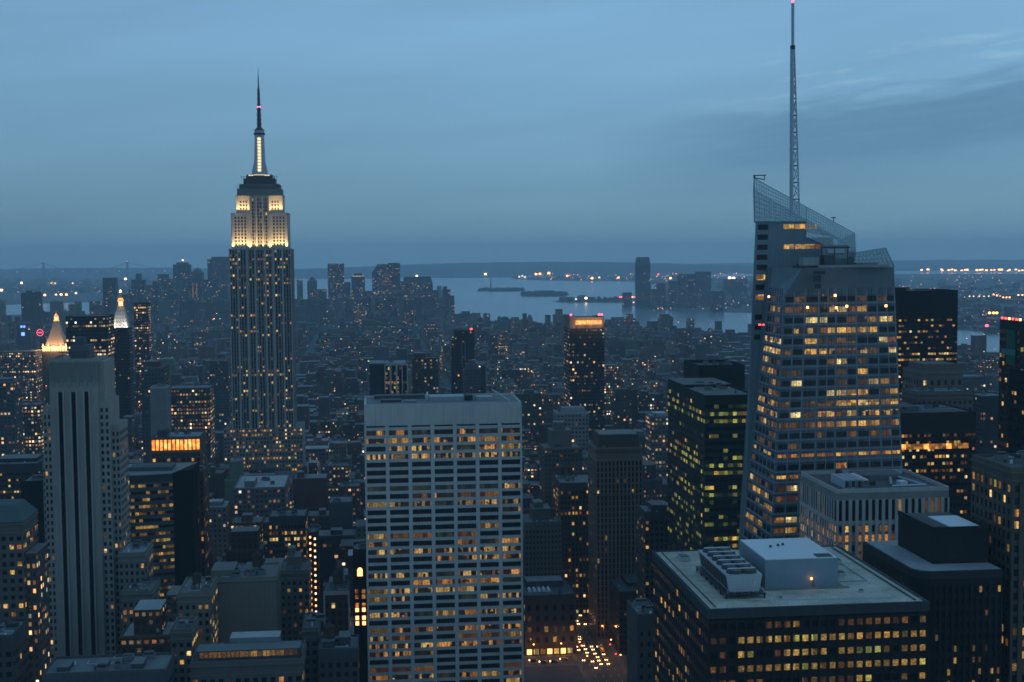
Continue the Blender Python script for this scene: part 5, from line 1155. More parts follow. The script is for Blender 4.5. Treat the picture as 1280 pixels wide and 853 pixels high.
# across the river
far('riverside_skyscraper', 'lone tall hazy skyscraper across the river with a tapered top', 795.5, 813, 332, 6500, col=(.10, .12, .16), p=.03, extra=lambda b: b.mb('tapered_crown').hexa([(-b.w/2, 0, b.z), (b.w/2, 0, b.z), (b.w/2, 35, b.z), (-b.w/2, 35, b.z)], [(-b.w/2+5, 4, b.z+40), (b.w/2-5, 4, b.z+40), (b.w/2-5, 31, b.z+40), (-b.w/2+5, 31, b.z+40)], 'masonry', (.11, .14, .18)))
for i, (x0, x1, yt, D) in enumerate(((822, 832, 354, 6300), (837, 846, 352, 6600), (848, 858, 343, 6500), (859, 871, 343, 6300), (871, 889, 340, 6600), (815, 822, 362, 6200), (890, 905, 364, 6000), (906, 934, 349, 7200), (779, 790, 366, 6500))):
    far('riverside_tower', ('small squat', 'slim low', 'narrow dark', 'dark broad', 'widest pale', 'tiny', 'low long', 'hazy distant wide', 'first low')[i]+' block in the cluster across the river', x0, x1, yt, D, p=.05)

# ================================================================== ordinary blocks of the city
AVE = [-2150, -1920, -1690, -1460, -1230, -1010, -800, -600, -465, -315, -165, 143, 432, 712, 990, 1270, 1550, 1830]
rg = random.Random(12)
def clash(u0, u1, v0, v1):
    return any(u0 < b_ and u1 > a_ and v0 < d_ and v1 > c_ for a_, b_, c_, d_ in HERO)
def capz(D):
    row = 790 if D < 620 else 745 if D < 750 else 690 if D < 900 else 625 if D < 1100 else 585 if D < 1300 else 545 if D < 1600 else 488 if D < 2100 else 450 if D < 2800 else 380
    return CZ-(row-318)*D/F
LOTS = []
def shore(px):
    tb = ((-60, 4900), (130, 4900), (135, 5900), (560, 5900), (580, 5380), (655, 4690), (760, 4360), (880, 4000), (1000, 3750), (1130, 3370), (1290, 3000), (1400, 2800))
    for (a, fa), (b, fb) in zip(tb, tb[1:]):
        if a <= px <= b: return fa+(fb-fa)*(px-a)/(b-a)-45
    return 0
cols = [(.26, .23, .19), (.20, .13, .10), (.30, .29, .27), (.16, .12, .10), (.34, .34, .33), (.13, .14, .15), (.24, .17, .13), (.40, .40, .38), (.18, .18, .19), (.10, .10, .11)]
v = 525
HERO.append((18, 131, 480, 838))
while v < 5900:
    step = 80 if v < 4200 else 95
    for a0, a1 in zip(AVE, AVE[1:]):
        far_ = v > 2600
        for row_ in range(2):
            vy = v+9+row_*31; u = a0+15
            while u < a1-15:
                wd = rg.uniform(10, 30) if v < 1300 else rg.uniform(9, 34) if not far_ else rg.uniform(14, 44)
                wd = min(wd, a1-15-u)
                if wd < 8: break
                dp = rg.uniform(22, 30)
                P = wp(u+wd/2, vy, 0); x, y = proj(P)
                if -40 < x < 1320 and P.y < shore(x):
                    D = P.y; base = 55 if D < 1200 else 36 if D < 1800 else 27 if D < 4200 else 24
                    h = base*rg.uniform(.5, 1.5)
                    if rg.random() < (.13 if D < 3500 else .07): h = base*rg.uniform(1.5, 2.8)
                    if D > 4700 and x < 560 and rg.random() < .55: h = rg.uniform(50, 120 if x < 300 else 130)
                    h = min(h, max(14, capz(D)*rg.uniform(.8, 1))) if D < 4700 else min(h, CZ-(392-318)*D/F+ (60 if x<560 else 0))
                    if rg.random() < (.93 if not far_ else .9) and not clash(u, u+wd-.4, vy, vy+dp):
                        ztop = proj(wp(u+wd/2, vy, h))
                        if ztop[1] < 870: LOTS.append((D, u, u+wd-.4, vy, vy+dp, h, x, ztop[1]))
                u += wd
    v += step
# the nearest become buildings of their own, the far ones one mass
LOTS.sort(key=lambda t: t[0])
NBIG = 212
def visible_score(t): return t[0]
own, rest = LOTS[:0], LOTS
names = [('limestone', 0), ('red-brick', 1), ('buff', 2), ('brown', 3), ('pale-grey', 4), ('slate-grey', 5), ('tan', 6), ('whitish', 7), ('dull', 8), ('charcoal', 9)]
def lot_mesh(b, t, r, wall, roof, pent, tank_cb, detail=True, ox=0, oy=0):
    D, u0, u1, v0, v1, h, x, y = t; ci = r.randrange(10); c = tuple(q*r.uniform(.75, 1.15) for q in cols[ci])
    p = r.choice((.0, .02, .05, .08, .12, .18, .26)) if D < 2600 else r.choice((.0, .02, .03, .06, .10))
    if r.random() < .05: p = .5
    par = (r.uniform(.26, .38), r.uniform(.33, .4), p, r.random()*97)
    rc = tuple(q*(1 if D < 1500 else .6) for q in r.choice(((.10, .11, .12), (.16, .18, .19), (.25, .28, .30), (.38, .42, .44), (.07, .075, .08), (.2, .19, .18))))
    X0, X1, Y0, Y1 = u0-ox, u1-ox, v0-oy, v1-oy
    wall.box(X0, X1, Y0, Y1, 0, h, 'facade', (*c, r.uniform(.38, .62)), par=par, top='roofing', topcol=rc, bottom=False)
    feat = 'flat roof'; w_, d_ = X1-X0, Y1-Y0
    if r.random() < .35 and h > 25:
        k = r.uniform(.5, .8); hh = h+r.uniform(6, 18)
        if proj(wp((u0+u1)/2, v0, hh))[1] > (382 if D > 3000 else 440): pent.box(X0+w_*(1-k)/2, X1-w_*(1-k)/2, Y0+d_*.15, Y1-d_*.1, h, hh, 'facade', (*c, .5), par=par, top='roofing', topcol=rc, bottom=False); feat = 'stepped top'; h2 = hh
    elif r.random() < .75:
        a_ = r.uniform(.05, .5); pent.box(X0+w_*a_, X0+w_*min(.95, a_+r.uniform(.2, .4)), Y0+d_*.3, Y0+d_*.7, h+.01, h+r.uniform(2.5, 5), 'masonry', tuple(q*.8 for q in c), top='roofing', topcol=rc, bottom=False); feat = 'roof hut'
    if detail:
        roof.box(X0, X1, Y0, Y0+.5, h-.01, h+1, 'masonry', c, bottom=False); roof.box(X0, X0+.5, Y0+.5, Y1, h-.01, h+1, 'masonry', c, bottom=False); roof.box(X1-.5, X1, Y0+.5, Y1, h-.01, h+1, 'masonry', c, bottom=False)
    return ci, feat, p, h, w_
# landmarks to describe places by
LM = [(97, 'slotted tower'), (180, 'curved office'), (228, 'orange colonnade'), (325, 'floodlit skyscraper'), (391, 'zigzag lights'), (430, 'framed brick building'), (553, 'white grid tower'), (680, 'tan stepped building'), (733, 'orange-crowned slab'), (773, 'slender brown tower'), (827, 'slim banded tower'), (900, 'green glass tower'), (1030, 'glass skyscraper'), (1160, 'black office slab'), (1265, 'green netted tower')]
zones = [(700, 'low down'), (600, 'mid-distance'), (520, 'farther back'), (0, 'in far haze')]
rL = random.Random(33)
# score by how large and how unhidden a lot shows
LINE = {}
def sees(t):
    D, u0, u1, v0, v1, h, x, y = t
    return (u1-u0)*F/D*min(60, h)*F/D
cand = []
skyline = [9999.]*1400     # nearest-first sweep keeps the highest row already covered per column
def cover(xa, xb, y):
    for i in range(max(0, int(xa)), min(1280, int(xb))): skyline[i] = min(skyline[i], y)
events = []
for a_, b_, c_, d_ in HERO: pass
for o in list(COL.objects):
    if o.type == 'EMPTY':
        mx_ = None
        for ch in o.children:
            if ch.name.startswith('wall'):
                pts = [proj(o.matrix_basis @ Vector(p_.co)) for p_ in ch.data.vertices]; dd = o.location.y
                xs = sorted(p_[0] for p_ in pts); ys = min(p_[1] for p_ in pts); events.append((dd, min(xs), max(xs), ys, None))
for t in LOTS:
    D, u0, u1, v0, v1, h, x, y = t
    xa = proj(wp(u0, v0, h))[0]; xb = proj(wp(u1, v0, h))[0]; events.append((D, xa, xb, y, t))
events.sort(key=lambda e: e[0])
for e in events:
    D, xa, xb, y, t = e
    if t is not None and xb > xa:
        cols_ = [i for i in range(max(0, int(xa)), min(1280, int(xb)+1))]
        vis = sum(max(0, min(skyline[i], y+60*F/D) - y) for i in cols_) if cols_ else 0
        cand.append((vis, t))
    cover(xa, xb, y)
cand.sort(key=lambda t: -t[0])
own = [t for vis, t in cand[:NBIG] if vis > 20]; ownset = set(map(id, own)); rest = [t for vis, t in cand[NBIG:] if vis > 0]; hidden = [t for vis, t in cand if vis <= 0]
used = {}
for t in own:
    D, u0, u1, v0, v1, h, x, y = t; uc = (u0+u1)/2
    wall, roof, pent = MB(), MB(), MB(); ci, feat, p, hh, w_ = lot_mesh(None, t, rL, wall, roof, pent, None, True, uc, v0)
    near = min(LM, key=lambda q: abs(q[0]-x)); side = 'left of' if x < near[0]-12 else 'right of' if x > near[0]+12 else 'beside'
    zone = next(z_ for r_, z_ in zones if y > r_)
    size = 'wide' if w_ > 24 else 'narrow' if w_ < 14 else 'boxy'
    tk = (D < 1500 and rL.random() < .35)
    lab = f"{size} {names[ci][0]} block, {feat if not tk else 'water tank'}, {'well lit' if p > .2 else 'few lights' if p > .04 else 'unlit'}, {side} {near[1]}, {zone}"
    o = bpy.data.objects.new('city_building', None); COL.objects.link(o); o.location = wp(uc, v0); o.rotation_euler = (0, 0, A)
    used.setdefault(lab, []).append(o)
    tag(o, lab, 'building', 'ordinary buildings of the city blocks')
    wall.build('wall', o); roof.build('parapet', o)
    if pent.f: pent.build('upper_block' if feat == 'stepped top' else 'penthouse', o)
    if tk: tank(rL.uniform(-w_*.3, w_*.3), rL.uniform(6, 18), h+.1, rL.uniform(1.7, 2.3)).build('water_tank', o)
ords = ['nearest', 'second-nearest', 'third-nearest', 'fourth-nearest', 'fifth-nearest', 'sixth-nearest', 'seventh-nearest']
for lab, os_ in used.items():
    if len(os_) > 1:
        os_.sort(key=lambda o: o.location.y)
        for k, o in enumerate(os_): o['label'] = ords[min(k, 6)]+' '+lab
mass = MB(); rr2 = random.Random(5)
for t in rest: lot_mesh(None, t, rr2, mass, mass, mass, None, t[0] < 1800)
for t in hidden: 
    D, u0, u1, v0, v1, h, x, y = t; mass.box(u0, u1, v0, v1, 0, h, 'facade', (.2, .2, .2, .5), par=(.3, .36, .05, 3), top='roofing', bottom=False)
# rooftops across the river, along the bay and in the far borough
def lowtown(poly_px, n, h0, h1, seed, wmin=20, wmax=60):
    r = random.Random(seed)
    for _ in range(n):
        px = r.uniform(poly_px[0], poly_px[1]); py = r.uniform(poly_px[2](px), poly_px[3](px)); g = gnd(px, py, 0); u, v_ = uv(g); wd = r.uniform(wmin, wmax); h = r.uniform(h0, h1)*(2.2 if r.random() < .05 else 1); c = r.choice(cols); c = tuple(q*.8 for q in c)
        mass.box(u-wd/2, u+wd/2, v_, v_+wd*.7, -1, h, 'facade', (*c, .5), par=(.34, .4, r.choice((0, .02, .05)), r.random()*90), top='roofing', topcol=r.choice(((.1, .11, .12), (.2, .22, .24))), bottom=False)
lowtown((800, 1280, lambda x: 350, lambda x: 386 if x < 940 else 388+(x-940)*.095), 900, 6, 22, 1)
lowtown((0, 262, lambda x: 348, lambda x: 366), 420, 8, 20, 2)
lowtown((640, 900, lambda x: 347, lambda x: 350), 90, 8, 16, 3)
mo = mass.build('distant_rooftops'); mo.rotation_euler = (0, 0, A); tag(mo, 'hazy carpet of countless lesser rooftops reaching to the rivers', 'city blocks', kind='stuff')

newmat('paving'); p = pos(); surf(ramp(noise(p, .3, 4), [(.3, (.07, .07, .07)), (.7, (.14, .14, .135))]), .9)
# ================================================================== street life on the avenue
sheet('avenue_road', [tuple(wp(*q)[:2]) for q in ((131, 250), (155, 250), (155, 2600), (131, 2600))], 'asphalt', .03)
mb = MB()
for (ya, yb_) in ((832, 837.5), (852.5, 856)): mb.hexa([(*wp(*q)[:2], 0) for q in ((-60, ya), (127.4, ya), (127.4, yb_), (-60, yb_))], [(*wp(*q)[:2], .15) for q in ((-60, ya), (127.4, ya), (127.4, yb_), (-60, yb_))], 'paving')
tag(mb.build('sidewalk'), kind='structure')
sheet('cross_street', [tuple(wp(*q)[:2]) for q in ((-500, 837.5), (500, 837.5), (500, 852.5), (-500, 852.5))], 'asphalt', .02)
for nm, (a_, b_) in (('sidewalk', (127.5, 131)), ('sidewalk', (155, 158.5))):
    mb = MB(); mb.hexa([(*wp(*q)[:2], 0) for q in ((a_, 250), (b_, 250), (b_, 2600), (a_, 2600))], [(*wp(*q)[:2], .15) for q in ((a_, 250), (b_, 250), (b_, 2600), (a_, 2600))], 'paving'); tag(mb.build(nm), kind='structure')
mk = MB()
for k in range(5):
    for v_ in range(700, 1500, 12):
        q = 131.+4.8*(k) if 0 < k < 5 else None
        if q: mk.face([wp(q-.08, v_, .05), wp(q+.08, v_, .05), wp(q+.08, v_+4, .05), wp(q-.08, v_+4, .05)], 'paint')
newmat('paint'); surf((.7, .7, .68), .8)
tag(mk.build('lane_markings'), kind='structure')
def car(kind):
    o = bpy.data.objects.new('car', None); COL.objects.link(o); hgt = 1.45 if kind == 'car' else 2.9; L_ = 4.7 if kind == 'car' else 8.5; W_ = .92 if kind == 'car' else 1.2
    b = MB()
    prof = [(-L_/2, .35), (L_/2, .35), (L_/2, .85), (L_*.38, .95), (L_*.22, hgt), (-L_*.2, hgt), (-L_*.34, .98), (-L_/2, .8)] if kind == 'car' else [(-L_/2, .45), (L_/2, .45), (L_/2, hgt), (-L_*.22, hgt), (-L_*.26, 2.3), (-L_*.40, 2.1), (-L_*.44, 1.2), (-L_/2, 1.1)]
    pr = [(x, y) for x, y in prof]; n = len(pr)
    b.face([(-W_, -x if 0 else x, y) for x, y in pr], 'car_paint'); b.face([(W_, x, y) for x, y in reversed(pr)], 'car_paint')
    for i in range(n): j = (i+1) % n; b.face([(-W_, pr[j][0], pr[j][1]), (-W_, pr[i][0], pr[i][1]), (W_, pr[i][0], pr[i][1]), (W_, pr[j][0], pr[j][1])], 'car_paint')
    b.build('body', o)
    g = MB()
    if kind == 'car':
        g.box(-W_-.01, W_+.01, -L_*.17, L_*.18, 1.0, 1.38, 'glass_dark')
        g.hexa([(-.8, -L_*.35, 1.0), (.8, -L_*.35, 1.0), (.8, -L_*.33, 1.0), (-.8, -L_*.33, 1.0)], [(-.75, -L_*.21, 1.45), (.75, -L_*.21, 1.45), (.75, -L_*.19, 1.45), (-.75, -L_*.19, 1.45)], 'glass_dark')
    else: g.hexa([(-1.1, -L_*.45, 1.25), (1.1, -L_*.45, 1.25), (1.1, -L_*.42, 1.25), (-1.1, -L_*.42, 1.25)], [(-1.05, -L_*.41, 2.1), (1.05, -L_*.41, 2.1), (1.05, -L_*.38, 2.1), (-1.05, -L_*.38, 2.1)], 'glass_dark')
    g.build('windscreen', o)
    for s_ in (-1, 1):
        h_ = MB(); h_.ngon(s_*.62, -L_/2-.05, .25, .25, .5, .95, 8, 'headlight'); h_.build('headlight', o)
        t_ = MB(); t_.box(s_*.65-.22, s_*.65+.22, L_/2, L_/2+.05, .6, .9, 'taillight'); t_.build('taillight', o)
        for y in (-L_*.32, L_*.3):
            w_ = MB(); w_.bar((s_*(W_-.25), y, .34), (s_*(W_+.01), y, .34), .34, 'rubber', n=12); w_.build('wheel', o)
    return o
protos = {'car': car('car'), 'truck': car('truck')}
protos['truck'].name = 'delivery_truck'
first = {'car': True, 'truck': True}
rc_ = random.Random(2); spots = []
for lane in range(4):
    q = 133.4+lane*4.8
    for v_ in list(range(826, 905, 8))+list(range(928, 985, 8))+list(range(995, 1210, 13))+[1300, 1340]:
        if rc_.random() < .62: spots.append((q+rc_.uniform(-.4, .4), v_+rc_.uniform(-2, 2), 0))
rows_ = ['kerb lane', 'second lane', 'third lane', 'far lane']
for q in (52, 60, 69, 76, 84, 92, 101, 107, 114, 121, 168, 178): spots.append((q, rc_.choice((842, 846, 849)), -math.pi/2))
for u_, v_, rz in spots:
    k = 'truck' if rc_.random() < .12 else 'car'
    if first[k]: o = protos[k]; first[k] = False
    else:
        o = protos[k].copy(); COL.objects.link(o)
        for ch in protos[k].children:
            c_ = ch.copy(); COL.objects.link(c_); c_.parent = o
    o.location = wp(u_, v_, .04); o.rotation_euler = (0, 0, A+rz)
    lane = rows_[max(0, min(3, int((u_-131)/4.8)))]
    seg = 'queue nearest the bottom edge' if v_ < 915 else 'second queue up the avenue' if v_ < 990 else 'loose cars past the queues' if v_ < 1090 else 'far end of the avenue'
    if rz: lane, seg = 'on the cross street', 'west of the avenue' if u_ > 150 else 'crossing in front of the corner building'
    tag(o, f"{'delivery truck' if k == 'truck' else 'car'} with headlights on, {lane}, {seg}", 'truck' if k == 'truck' else 'car', 'traffic on the avenue')
# street lamps
def lamp_post(mat_):
    o = bpy.data.objects.new('street_lamp', None); COL.objects.link(o)
    p_ = MB(); p_.ngon(0, 0, .14, .08, 0, 9, 8, 'metal_dark'); p_.bar((0, 0, 8.8), (2.2, 0, 9.4), .06, 'metal_dark'); p_.build('pole', o)
    h_ = MB(); h_.ngon(2.4, 0, .35, .5, 9.0, 9.45, 8, mat_); h_.build('lamp_head', o); return o
lp0 = lamp_post('lamp_sodium'); cnt = 0
sides = []
for v_ in range(820, 1500, 34):
    for s_, u_ in ((0, 130), (1, 156)): sides.append((u_, v_+rc_.uniform(-3, 3), s_))
for u_ in (48, 66, 84, 102, 120, 172): sides.append((u_, 853.5, 2))
for k, (u_, v_, s_) in enumerate(sides):
    if k == 0: o = lp0
    else:
        o = lp0.copy(); COL.objects.link(o)
        for ch in lp0.children: c_ = ch.copy(); COL.objects.link(c_); c_.parent = o
    o.location = wp(u_, v_, .15); o.rotation_euler = (0, 0, A+(0, math.pi, -math.pi/2)[s_])
    tag(o, f"orange street lamp on the {'right' if s_ else 'left'} kerb of the avenue, {'nearest' if v_ < 900 else 'middle' if v_ < 1150 else 'farthest'} stretch", 'street lamp', 'street lamps along the avenue')
    if s_ == 2: o['label'] = 'orange street lamp beside the cross street in front of the corner building'
    if (k % 3 == 0 or s_ == 2) and v_ < 1150:
        ld = bpy.data.lights.new('street_lamp_light', 'POINT'); ld.energy = 900; ld.color = (1, .42, .13); ld.shadow_soft_size = .5
        lo = bpy.data.objects.new('street_lamp_light', ld); COL.objects.link(lo); lo.parent = o; lo.location = (2.4, 0, 8.6)

def traffic_light(u_, v_, c, lab):
    o = bpy.data.objects.new('traffic_light', None); COL.objects.link(o); o.location = wp(u_, v_, .15); o.rotation_euler = (0, 0, A); tag(o, lab, 'traffic light')
    p_ = MB(); p_.ngon(0, 0, .14, .1, 0, 6.2, 8, 'metal_dark'); p_.bar((0, 0, 6), (3.4 if u_ < 143 else -3.4, 0, 6.2), .07, 'metal_dark'); p_.build('pole', o)
    x = 3.4 if u_ < 143 else -3.4
    h_ = MB(); h_.box(x-.25, x+.25, -.2, .2, 5.2, 6.5, 'metal_dark'); h = h_.build('signal_head', o)
    l_ = MB(); l_.ngon(x, -.3, .42, .42, 5.4 if c == 'lamp_green' else 6.0, 5.9 if c == 'lamp_green' else 6.5, 8, c); l_.build('lens', h)
traffic_light(130.2, 855, 'lamp_red', 'red traffic light on the avenue beside the corner building')
traffic_light(156.2, 855, 'lamp_red', 'red traffic light on the avenue beside the plain dark block')
traffic_light(156.2, 834, 'lamp_red', 'red traffic light on the near side of the crossing')
traffic_light(130.2, 935, 'lamp_green', 'green traffic light one block up the avenue')
traffic_light(156.2, 935, 'lamp_red', 'red traffic light one block up the avenue')
for u_, v_, c, lab in ((129.5, 905, 'lamp_warm', 'large glowing shop sign at the back corner of the corner building'), (129.5, 925, 'lamp_pink', 'pink shop sign up the avenue beyond the corner building'), (129.3, 880, 'lamp_sodium', 'orange shop sign on the flank of the corner building'), (157.5, 900, 'lamp_white', 'tall white shop sign beside the plain dark block')):
    o = bpy.data.objects.new('shop_sign', None); COL.objects.link(o); o.location = wp(u_, v_, 0); o.rotation_euler = (0, 0, A); tag(o, lab, 'shop sign')
    mb = MB(); mb.box(-1, 1, -.2, .2, 5, 8.5, c); mb.build('lit_panel', o); mb = MB(); mb.box(-1.1, 1.1, .2, .35, 0, 8.6, 'metal_dark'); mb.build('frame', o)
# ---- lights of streets and shores: the bright ones each a lamp, the countless rest one mass
def blob(mb, P, r, mat_):
    x, y, z = P; q = [(x+r, y, z), (x, y+r, z), (x-r, y, z), (x, y-r, z)]; t_, b_ = (x, y, z+r), (x, y, z-r)
    for i in range(4): mb.face([q[i], q[(i+1) % 4], t_], mat_); mb.face([q[(i+1) % 4], q[i], b_], mat_)
sl = MB(); r = random.Random(44)
def sprinkle(n, x0, x1, y0, y1, zf, size, mats_):
    for _ in range(n):
        px, py = r.uniform(x0, x1), r.uniform(y0, y1); z_ = zf() ; g = gnd(px, py, z_); rr_ = size*g.y/F*r.uniform(.5, 1.15)
        blob(sl, g, rr_, r.choice(mats_))
mix_ = ['lamp_dim', 'lamp_dim', 'lamp_dimwhite', 'lamp_dim', 'lamp_sodium', 'lamp_red']
sprinkle(190, 0, 1280, 400, 470, lambda: r.uniform(18, 34), .36, mix_)
sprinkle(210, 0, 1280, 430, 560, lambda: r.uniform(20, 40), .38, mix_)
sprinkle(70, 0, 1280, 520, 640, lambda: r.uniform(30, 60), .5, mix_)
sprinkle(130, 1120, 1280, 344, 408, lambda: 12, .55, ['lamp_dim', 'lamp_dimwhite', 'lamp_dim', 'lamp_red'])
sprinkle(80, 815, 935, 350, 388, lambda: 14, .5, ['lamp_dim', 'lamp_dimwhite', 'lamp_dim'])
sprinkle(130, 640, 935, 339, 350, lambda: 14, .5, ['lamp_dim', 'lamp_sodium', 'lamp_dimwhite'])
sprinkle(40, 0, 260, 352, 370, lambda: 14, .5, ['lamp_dim', 'lamp_dimwhite', 'lamp_dim'])
sprinkle(20, 180, 300, 360, 400, lambda: 60, .5, mix_)
tag(sl.build('scattered_city_lights'), 'countless small street and window lights scattered over the dusk city', 'city lights', kind='stuff')
def shore_lamp(px, py, size, mat_, label, zl=14, group=None, wide=1.0):
    g = gnd(px, py, zl); mb = MB(); rr_ = size*g.y/F
    mb.ngon(0, 0, rr_*.8*wide, rr_*wide, 0, rr_*.9, 8, mat_); mb.ngon(0, 0, rr_*wide, rr_*.4, rr_*.9, rr_*1.4, 8, mat_)
    root = bpy.data.objects.new('flood_lamp', None); COL.objects.link(root); root.location = (g.x, g.y, 0)
    tag(root, label, 'flood lamp', group)
    o = mb.build('lamp_head', root); o.location = (0, 0, zl); p_ = MB(); p_.ngon(0, 0, .5, .3, -1, zl, 6, 'metal_dark'); p_.build('mast', root)
r = random.Random(9)
k = 0
for px in (1152, 1160, 1177, 1178, 1186, 1190, 1194, 1202, 1206, 1209, 1221, 1225, 1228, 1233, 1239, 1243, 1249, 1252, 1260, 1262, 1270, 1274, 1278):
    shore_lamp(px, 338.6+r.uniform(-.8, .8), r.uniform(1.0, 1.5), 'lamp_sodium', 'orange flood lamp in the bright row on the horizon at the far right', 25, 'orange port lamps on the right horizon', 1.3)
for px in (1212, 1217, 1224, 1230, 1236): shore_lamp(px, 371.2, 1.0, 'lamp_dimwhite', 'white lamp in the short row across the river at the right', 14, 'white lamp row across the river')
for i, px in enumerate((1242, 1246, 1250, 1254, 1258, 1262, 1273, 1278)): shore_lamp(px, 369+min(i, 3)*1.2+(0 if i < 6 else -3), 1.0, 'lamp_sodium', 'orange lamp in the curved row across the river at the right', 14, 'curved orange lamp row')
for px in (1237, 1242, 1246): shore_lamp(px, 392.5, 1.7, 'lamp_sodium', 'large orange lamp cluster near the right river bank', 14, 'orange cluster near the right bank')
shore_lamp(1233.5, 409, 2.4, 'lamp_pink', 'lone red lamp at the water edge on the far right', 14)
for px, py, s_, m_, l_ in ((649, 347, 1.3, 'lamp_dimwhite', 'first whitish shore lamp left of the orange pair'), (656, 347.5, 1.3, 'lamp_dimwhite', 'second whitish shore lamp left of the orange pair'), (670, 344, 1.7, 'lamp_sodium', 'bright orange shore lamp, left one of the harbour pair'), (675, 343.5, 1.6, 'lamp_sodium', 'orange shore lamp next to the left one of the pair'),
                           (686, 343, 1.9, 'lamp_sodium', 'bright orange shore lamp, right one of the harbour pair'), (709, 346, 1.4, 'lamp_sodium', 'orange shore lamp right of the harbour pair'), (712, 345, 1.1, 'lamp_red', 'reddish shore lamp touching the one right of the pair'), (740, 349, 1.7, 'lamp_sodium', 'orange shore lamp alone near the middle of the bay'),
                           (749, 348, 1.5, 'lamp_dimwhite', 'pale shore lamp right of the lone bay lamp'), (773, 348, 1.4, 'lamp_sodium', 'orange shore lamp just left of the lone skyscraper'), (823, 344, 1.4, 'lamp_red', 'reddish lamp just right of the lone skyscraper'), (838, 349, 1.6, 'lamp_sodium', 'orange lamp above the riverside cluster'), (870, 348, 1.4, 'lamp_dim', 'dim orange lamp behind the riverside cluster'), (912, 349, 2.0, 'lamp_warm', 'bright yellow lamp strip left of the glass skyscraper'), (917, 349.3, 2.0, 'lamp_warm', 'second bright yellow lamp left of the glass skyscraper'),
                           (732.5, 374, 1.7, 'lamp_warm', 'bright whitish lamp on the low spit'), (720, 375, 1.2, 'lamp_dimwhite', 'faint lamp at the left tip of the low spit'), (607, 344, 1.7, 'lamp_warm', 'yellowish ship lamp left over the far bay'), (653, 346, 1.3, 'lamp_dimwhite', 'small white lamp over the far bay'), (521, 346, 1.4, 'lamp_warm', 'white shore lamp over the downtown skyline'),
                           (27, 355, 1.6, 'lamp_warm', 'round bright lamp at the far left borough'), (2, 364, 1.8, 'lamp_warm', 'bright lamp at the left picture edge'), (64, 355, 1.2, 'lamp_dim', 'dim orange lamp in the far left borough'), (69, 355, 1.2, 'lamp_dimwhite', 'small white lamp in the far left borough'), (56, 370, 1.6, 'lamp_sodium', 'orange lamp on the left river bank'), (70, 369.5, 1.5, 'lamp_dimwhite', 'whitish lamp on the left river bank'),
                           (76.5, 369.5, 1.7, 'lamp_sodium', 'orange-white lamp on the left river bank'), (83, 369.5, 1.6, 'lamp_sodium', 'orange lamp right of the white bank lamp'), (95, 367.6, 1.6, 'lamp_dimwhite', 'pale lamp right on the left river bank'), (91, 355, 1.2, 'lamp_dimwhite', 'small lamp high above the left bank'), (157, 350, 1.7, 'lamp_warm', 'bright lamp under the left suspension bridge tower')):
    shore_lamp(px, py, s_, m_, l_)
for px in range(775, 797, 3): shore_lamp(px, 372.4, 1.2, 'lamp_red' if px % 2 else 'lamp_sodium', 'lamp in the red and orange row on the pier by the lone skyscraper', 12, 'red and orange pier lamps')
for px in (788, 792, 796, 800, 805): shore_lamp(px, 378.8, 1.0, 'lamp_dimwhite', 'pale lamp along the riverside quay below the lone skyscraper', 8, 'quay lamps')
for px in (758, 762, 766, 770, 774, 778): shore_lamp(px, 408.5, 1.1, 'lamp_warm', 'white lamp in the row right of the slab with the orange crown', 25, 'white pier lamps behind the crown slab', .9)

# ---- statue on its pedestal, on the left island
g = gnd(613.5, 363.4, 0); st = bpy.data.objects.new('statue', None); COL.objects.link(st); st.location = g; tag(st, 'tiny statue on a tall pedestal on the low island in the bay', 'statue')
mb = MB(); mb.ngon(0, 0, 22, 18, 0, 12, 8, 'masonry', (.3, .3, .28)); mb.ngon(0, 0, 10, 6, 12, 46, 4, 'masonry', (.3, .3, .28), ph=.78); mb.build('pedestal', st)
mb = MB(); mb.ngon(0, 0, 5.5, 4, 46, 66, 8, 'masonry', (.16, .26, .24)); mb.ngon(0, 0, 4, 2, 66, 80, 8, 'masonry', (.16, .26, .24)); mb.ngon(0, 0, 2, 1.4, 80, 86, 8, 'masonry', (.16, .26, .24)); mb.bar((2, 0, 78), (4, 0, 93), .9, 'masonry', (.16, .26, .24)); mb.build('figure', st)
# ---- low halls and trees on the islands
for nm, (x0, x1, py), lab in (('island_hall', (668, 694, 368.5), 'low dark hall on the wooded island in the river'), ('island_hall', (722, 734, 375.2), 'low terminal hall on the spit with a lamp beside it')):
    a_, c_ = gnd(x0, py, 0), gnd(x1, py, 0); o = bpy.data.objects.new(nm, None); COL.objects.link(o); o.location = ((a_.x+c_.x)/2, a_.y, 0); tag(o, lab, 'hall'); h = (c_.x-a_.x)/2
    mb = MB(); mb.box(-h, h, 0, 60, 0, 16, 'facade', (.15, .15, .15, .5), par=(.4, .5, .05, 4.5), top='roofing'); mb.build('wall', o)
    mb = MB(); mb.hexa([(-h, 0, 16), (h, 0, 16), (h, 60, 16), (-h, 60, 16)], [(-h+6, 28, 26), (h-6, 28, 26), (h-6, 32, 26), (-h+6, 32, 26)], 'masonry', (.12, .12, .12)); mb.build('roof', o)
tr = MB(); r = random.Random(6)
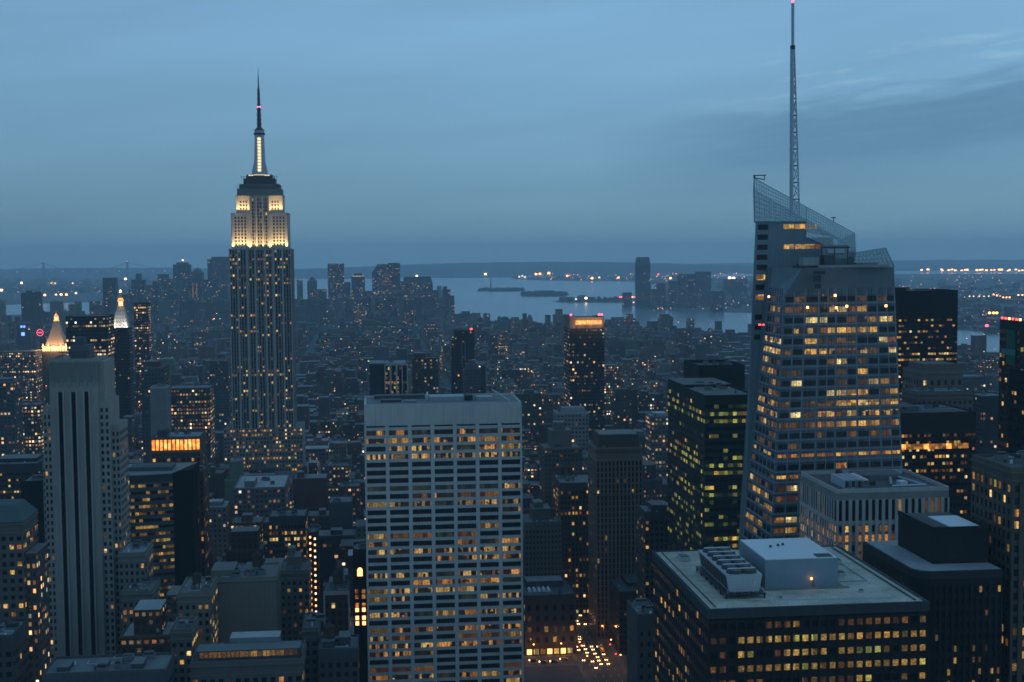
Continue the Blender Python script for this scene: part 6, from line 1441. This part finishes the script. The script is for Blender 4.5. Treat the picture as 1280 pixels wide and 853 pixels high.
for (x0, x1, y0, y1, n) in ((599, 654, 362, 364, 130), (653, 708, 367, 370.4, 220), (700, 780, 374, 378, 60)):
    for _ in range(n):
        g = gnd(r.uniform(x0, x1), r.uniform(y0, y1), 0)
        for q in range(4): rr_ = r.uniform(5, 11); tr.ngon(g.x+r.uniform(-8, 8), g.y+r.uniform(-8, 8), rr_, rr_*.4, r.uniform(0, 4), r.uniform(10, 17), 6, 'wood')
tag(tr.build('island_trees'), 'dark low tree cover on the two islands and the spit', 'trees', kind='stuff')

# ---- suspension bridge far out on the left
def bridge():
    D = 17500.; a_ = at(55, 345, D); c_ = at(151, 345, D-300)
    o = bpy.data.objects.new('suspension_bridge', None); COL.objects.link(o); o.location = ((a_.x+c_.x)/2, D, 0); tag(o, 'faint suspension bridge with two tall towers on the left horizon', 'bridge')
    h = (c_.x-a_.x)/2; T_ = 205; dk = 75
    for s_ in (-1, 1):
        mb = MB()
        for y in (-16, 16): mb.box(s_*h-7, s_*h+7, y-7, y+7, 0, T_, 'metal_dark')
        mb.box(s_*h-6, s_*h+6, -9, 9, T_-18, T_-6, 'metal_dark'); mb.box(s_*h-6, s_*h+6, -9, 9, dk+30, dk+42, 'metal_dark'); mb.build('bridge_tower', o)
        mb = MB(); mb.ngon(s_*h, 0, 6, 6, T_, T_+10, 8, 'lamp_pink'); mb.build('warning_lamp', o)
    mb = MB(); mb.box(-h*2.0, h*2.0, -15, 15, dk, dk+7, 'metal_dark'); mb.build('deck', o)
    n = 24; mb = MB()
    for y in (-16, 16):
        f = lambda t: T_-8-(T_-8-dk-12)*(1-(2*t-1)**2)
        for k in range(n): t0, t1 = k/n, (k+1)/n; mb.bar((-h+2*h*t0, y, f(t0)), (-h+2*h*t1, y, f(t1)), 1.6, 'metal_dark')
        for s_ in (-1, 1): mb.bar((s_*h, y, T_-8), (s_*h*2.0, y, dk+4), 1.6, 'metal_dark')
    mb.build('cable', o)
    mb = MB()
    for k in range(1, n): t0 = k/n; mb.bar((-h+2*h*t0, 0, dk+5), (-h+2*h*t0, 0, f(t0)), 1, 'metal_dark')
    mb.build('hanger', o)
    for k in range(15):
        x = -h*1.9+h*3.8*k/14; mb = MB(); mb.ngon(x, -16, 4, 4, dk+7, dk+12, 6, 'lamp_dimwhite'); mb.build('bridge_lamp', o)
bridge()
